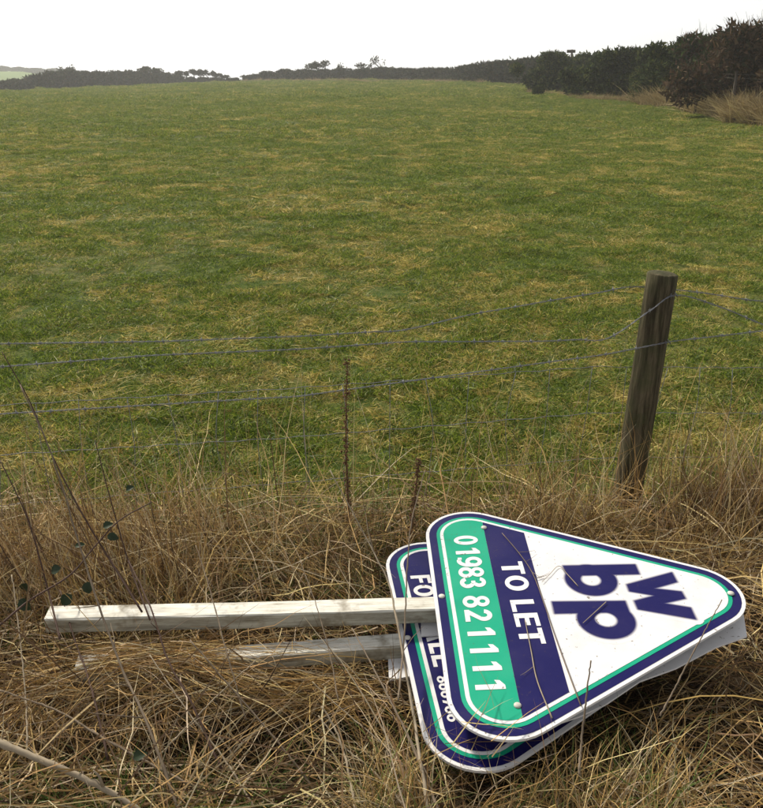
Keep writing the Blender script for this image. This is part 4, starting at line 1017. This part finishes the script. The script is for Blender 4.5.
WORD = ['first', 'second', 'third', 'fourth', 'fifth', 'sixth', 'seventh', 'last']
for (px, py), w_ in zip(ROW, WORD):
    tree('windswept_tree', w_ + ' from the left in the row of slanting trees on the skyline', px, py - 1, 168, .75, -1.2, 480, .20, group='row of slanting trees')
tree('windswept_tree', 'lone tree poking above the left hedge near the pale slope', 70, 67, 175, 1.3, -.3, 500, .24)
tree('windswept_tree', 'small stunted tree on the skyline between the tree row and the far hedge', 246, 76, 156, .8, -.3, 260, .2)
# pole above the hedge
g = world_at(569, 75); zt = top_z(569, 49.5, 75)
po = empty('pole', 'dark pole with a small crosspiece rising above the right hand hedge', 'pole', tuple(g))
V, F_ = tube([(0, 0, -.3), (0, 0, zt - g[2])], [.10, .08], 8); link('shaft', np_mesh('shaft', V, F_), M_pole, po)
V = np.array([(x, y, z) for x in (-.42, .28) for y in (-.06, .06) for z in (-.26, -.02)]) + (0, 0, zt - g[2]); BF = np.array([(0, 1, 3, 2), (4, 6, 7, 5), (0, 4, 5, 1), (2, 3, 7, 6), (0, 2, 6, 4), (1, 5, 7, 3)])
link('crosspiece', np_mesh('crosspiece', V, BF), M_pole, po)
# fence in front of the tall hedge
f2 = empty('hedge_fence', 'low grey post and wire fence half hidden before the tall hedge', 'fence', tuple(world_at(729, 34)))
fl = np.array(f2.location); tops = []
for px, y in ((694.5, 33.8), (729.5, 29.9), (772, 26.8)):
    g = world_at(px, y); tops.append(g); V, F_ = tube(np.array([g + (0, 0, -.2), g + (0, 0, 1.62)]) - fl, [.055, .05], 8); link('post', np_mesh('post', V, F_), M_pole, f2)
for hz in (1.50, 1.38):
    V, F_ = tube(np.array([t + (0, -.06, hz) for t in tops]) - fl, .006, 5); link('rail_wire', np_mesh('rail_wire', V, F_), M_pole, f2)
# rank dry grass at the foot of the hedges
def rank(nb):
    r = .35 * np.sqrt(rng.uniform(0, 1, nb)); a = rng.uniform(0, 6.28, nb); base = np.stack([r * np.cos(a), r * np.sin(a), -.02 + 0 * r], -1)
    d = np.stack([rng.normal(0, .35, nb), rng.normal(0, .35, nb), np.ones(nb)], -1); b = np.stack([rng.normal(0, .4, nb), rng.normal(0, .4, nb), -abs(rng.normal(0, .3, nb))], -1)
    return ribbons(base, d, rng.uniform(.25, .8, nb), rng.uniform(.012, .024, nb), b, 3, 2., pick([(.36, .28, .125), (.28, .21, .095), (.46, .37, .19), (.19, .14, .065)], nb))[:3]
rp = [rank(90) for _ in range(5)]
PT = []; PS = []
for (px0, y0), (px1, y1), n, dep in (((800, 25.5), (735, 29), 620, 3.6), ((735, 30), (690, 36), 330, 3.0), ((700, 36), (640, 44), 150, 1.2), ((640, 46), (570, 50), 80, .8), ((575, 54), (528, 62), 80, 1.2)):
    for _ in range(n):
        t = rng.uniform(); q = world_at(px0 + (px1 - px0) * t, y0 + (y1 - y0) * t + rng.uniform(0, dep)); PT.append(q); PS.append(.45 if px0 < 700 else 1.15)
for _ in range(420):
    t = rng.uniform(); q = world_at(530 - 285 * t, 96 + 54 * t + rng.uniform(-1, 1)); PT.append(q); PS.append(.8)
PT = np.array(PT); n = len(PT); s = rng.uniform(.6, 1.35, n) * np.array(PS)
o = instancer('rank_grass', rp, PT, np.stack([rng.normal(0, .1, n), rng.normal(0, .1, n), rng.uniform(0, 6.28, n)], -1), np.stack([s, s, s * rng.uniform(.7, 1.2, n)], -1), rng.integers(0, 5, n), M_straw)
tag(o, 'rank brown dead grass at the foot of the hedges', 'dead grass', kind='stuff')

# ------------------------------------------------------------------ haze: pale even air over the whole field
def haze():
    m = bpy.data.materials.new('haze_air'); m.use_nodes = True; nt = m.node_tree; nt.nodes.remove(nt.nodes['Principled BSDF'])
    v = nt.nodes.new('ShaderNodeVolumePrincipled'); v.inputs['Color'].default_value = (.95, .96, .98, 1); v.inputs['Density'].default_value = .0008; v.inputs['Anisotropy'].default_value = .35
    nt.links.new(v.outputs[0], nt.nodes['Material Output'].inputs['Volume'])
    x0, x1, y0, y1, z0, z1 = -720, 720, -60, 540, -14, 16
    V = np.array([(x, y, z) for x in (x0, x1) for y in (y0, y1) for z in (z0, z1)])
    o = link('haze', np_mesh('haze', V, BF), m); o['kind'] = 'stuff'; tag(o, 'thin pale haze lying over the field', 'haze', kind='stuff')
haze()
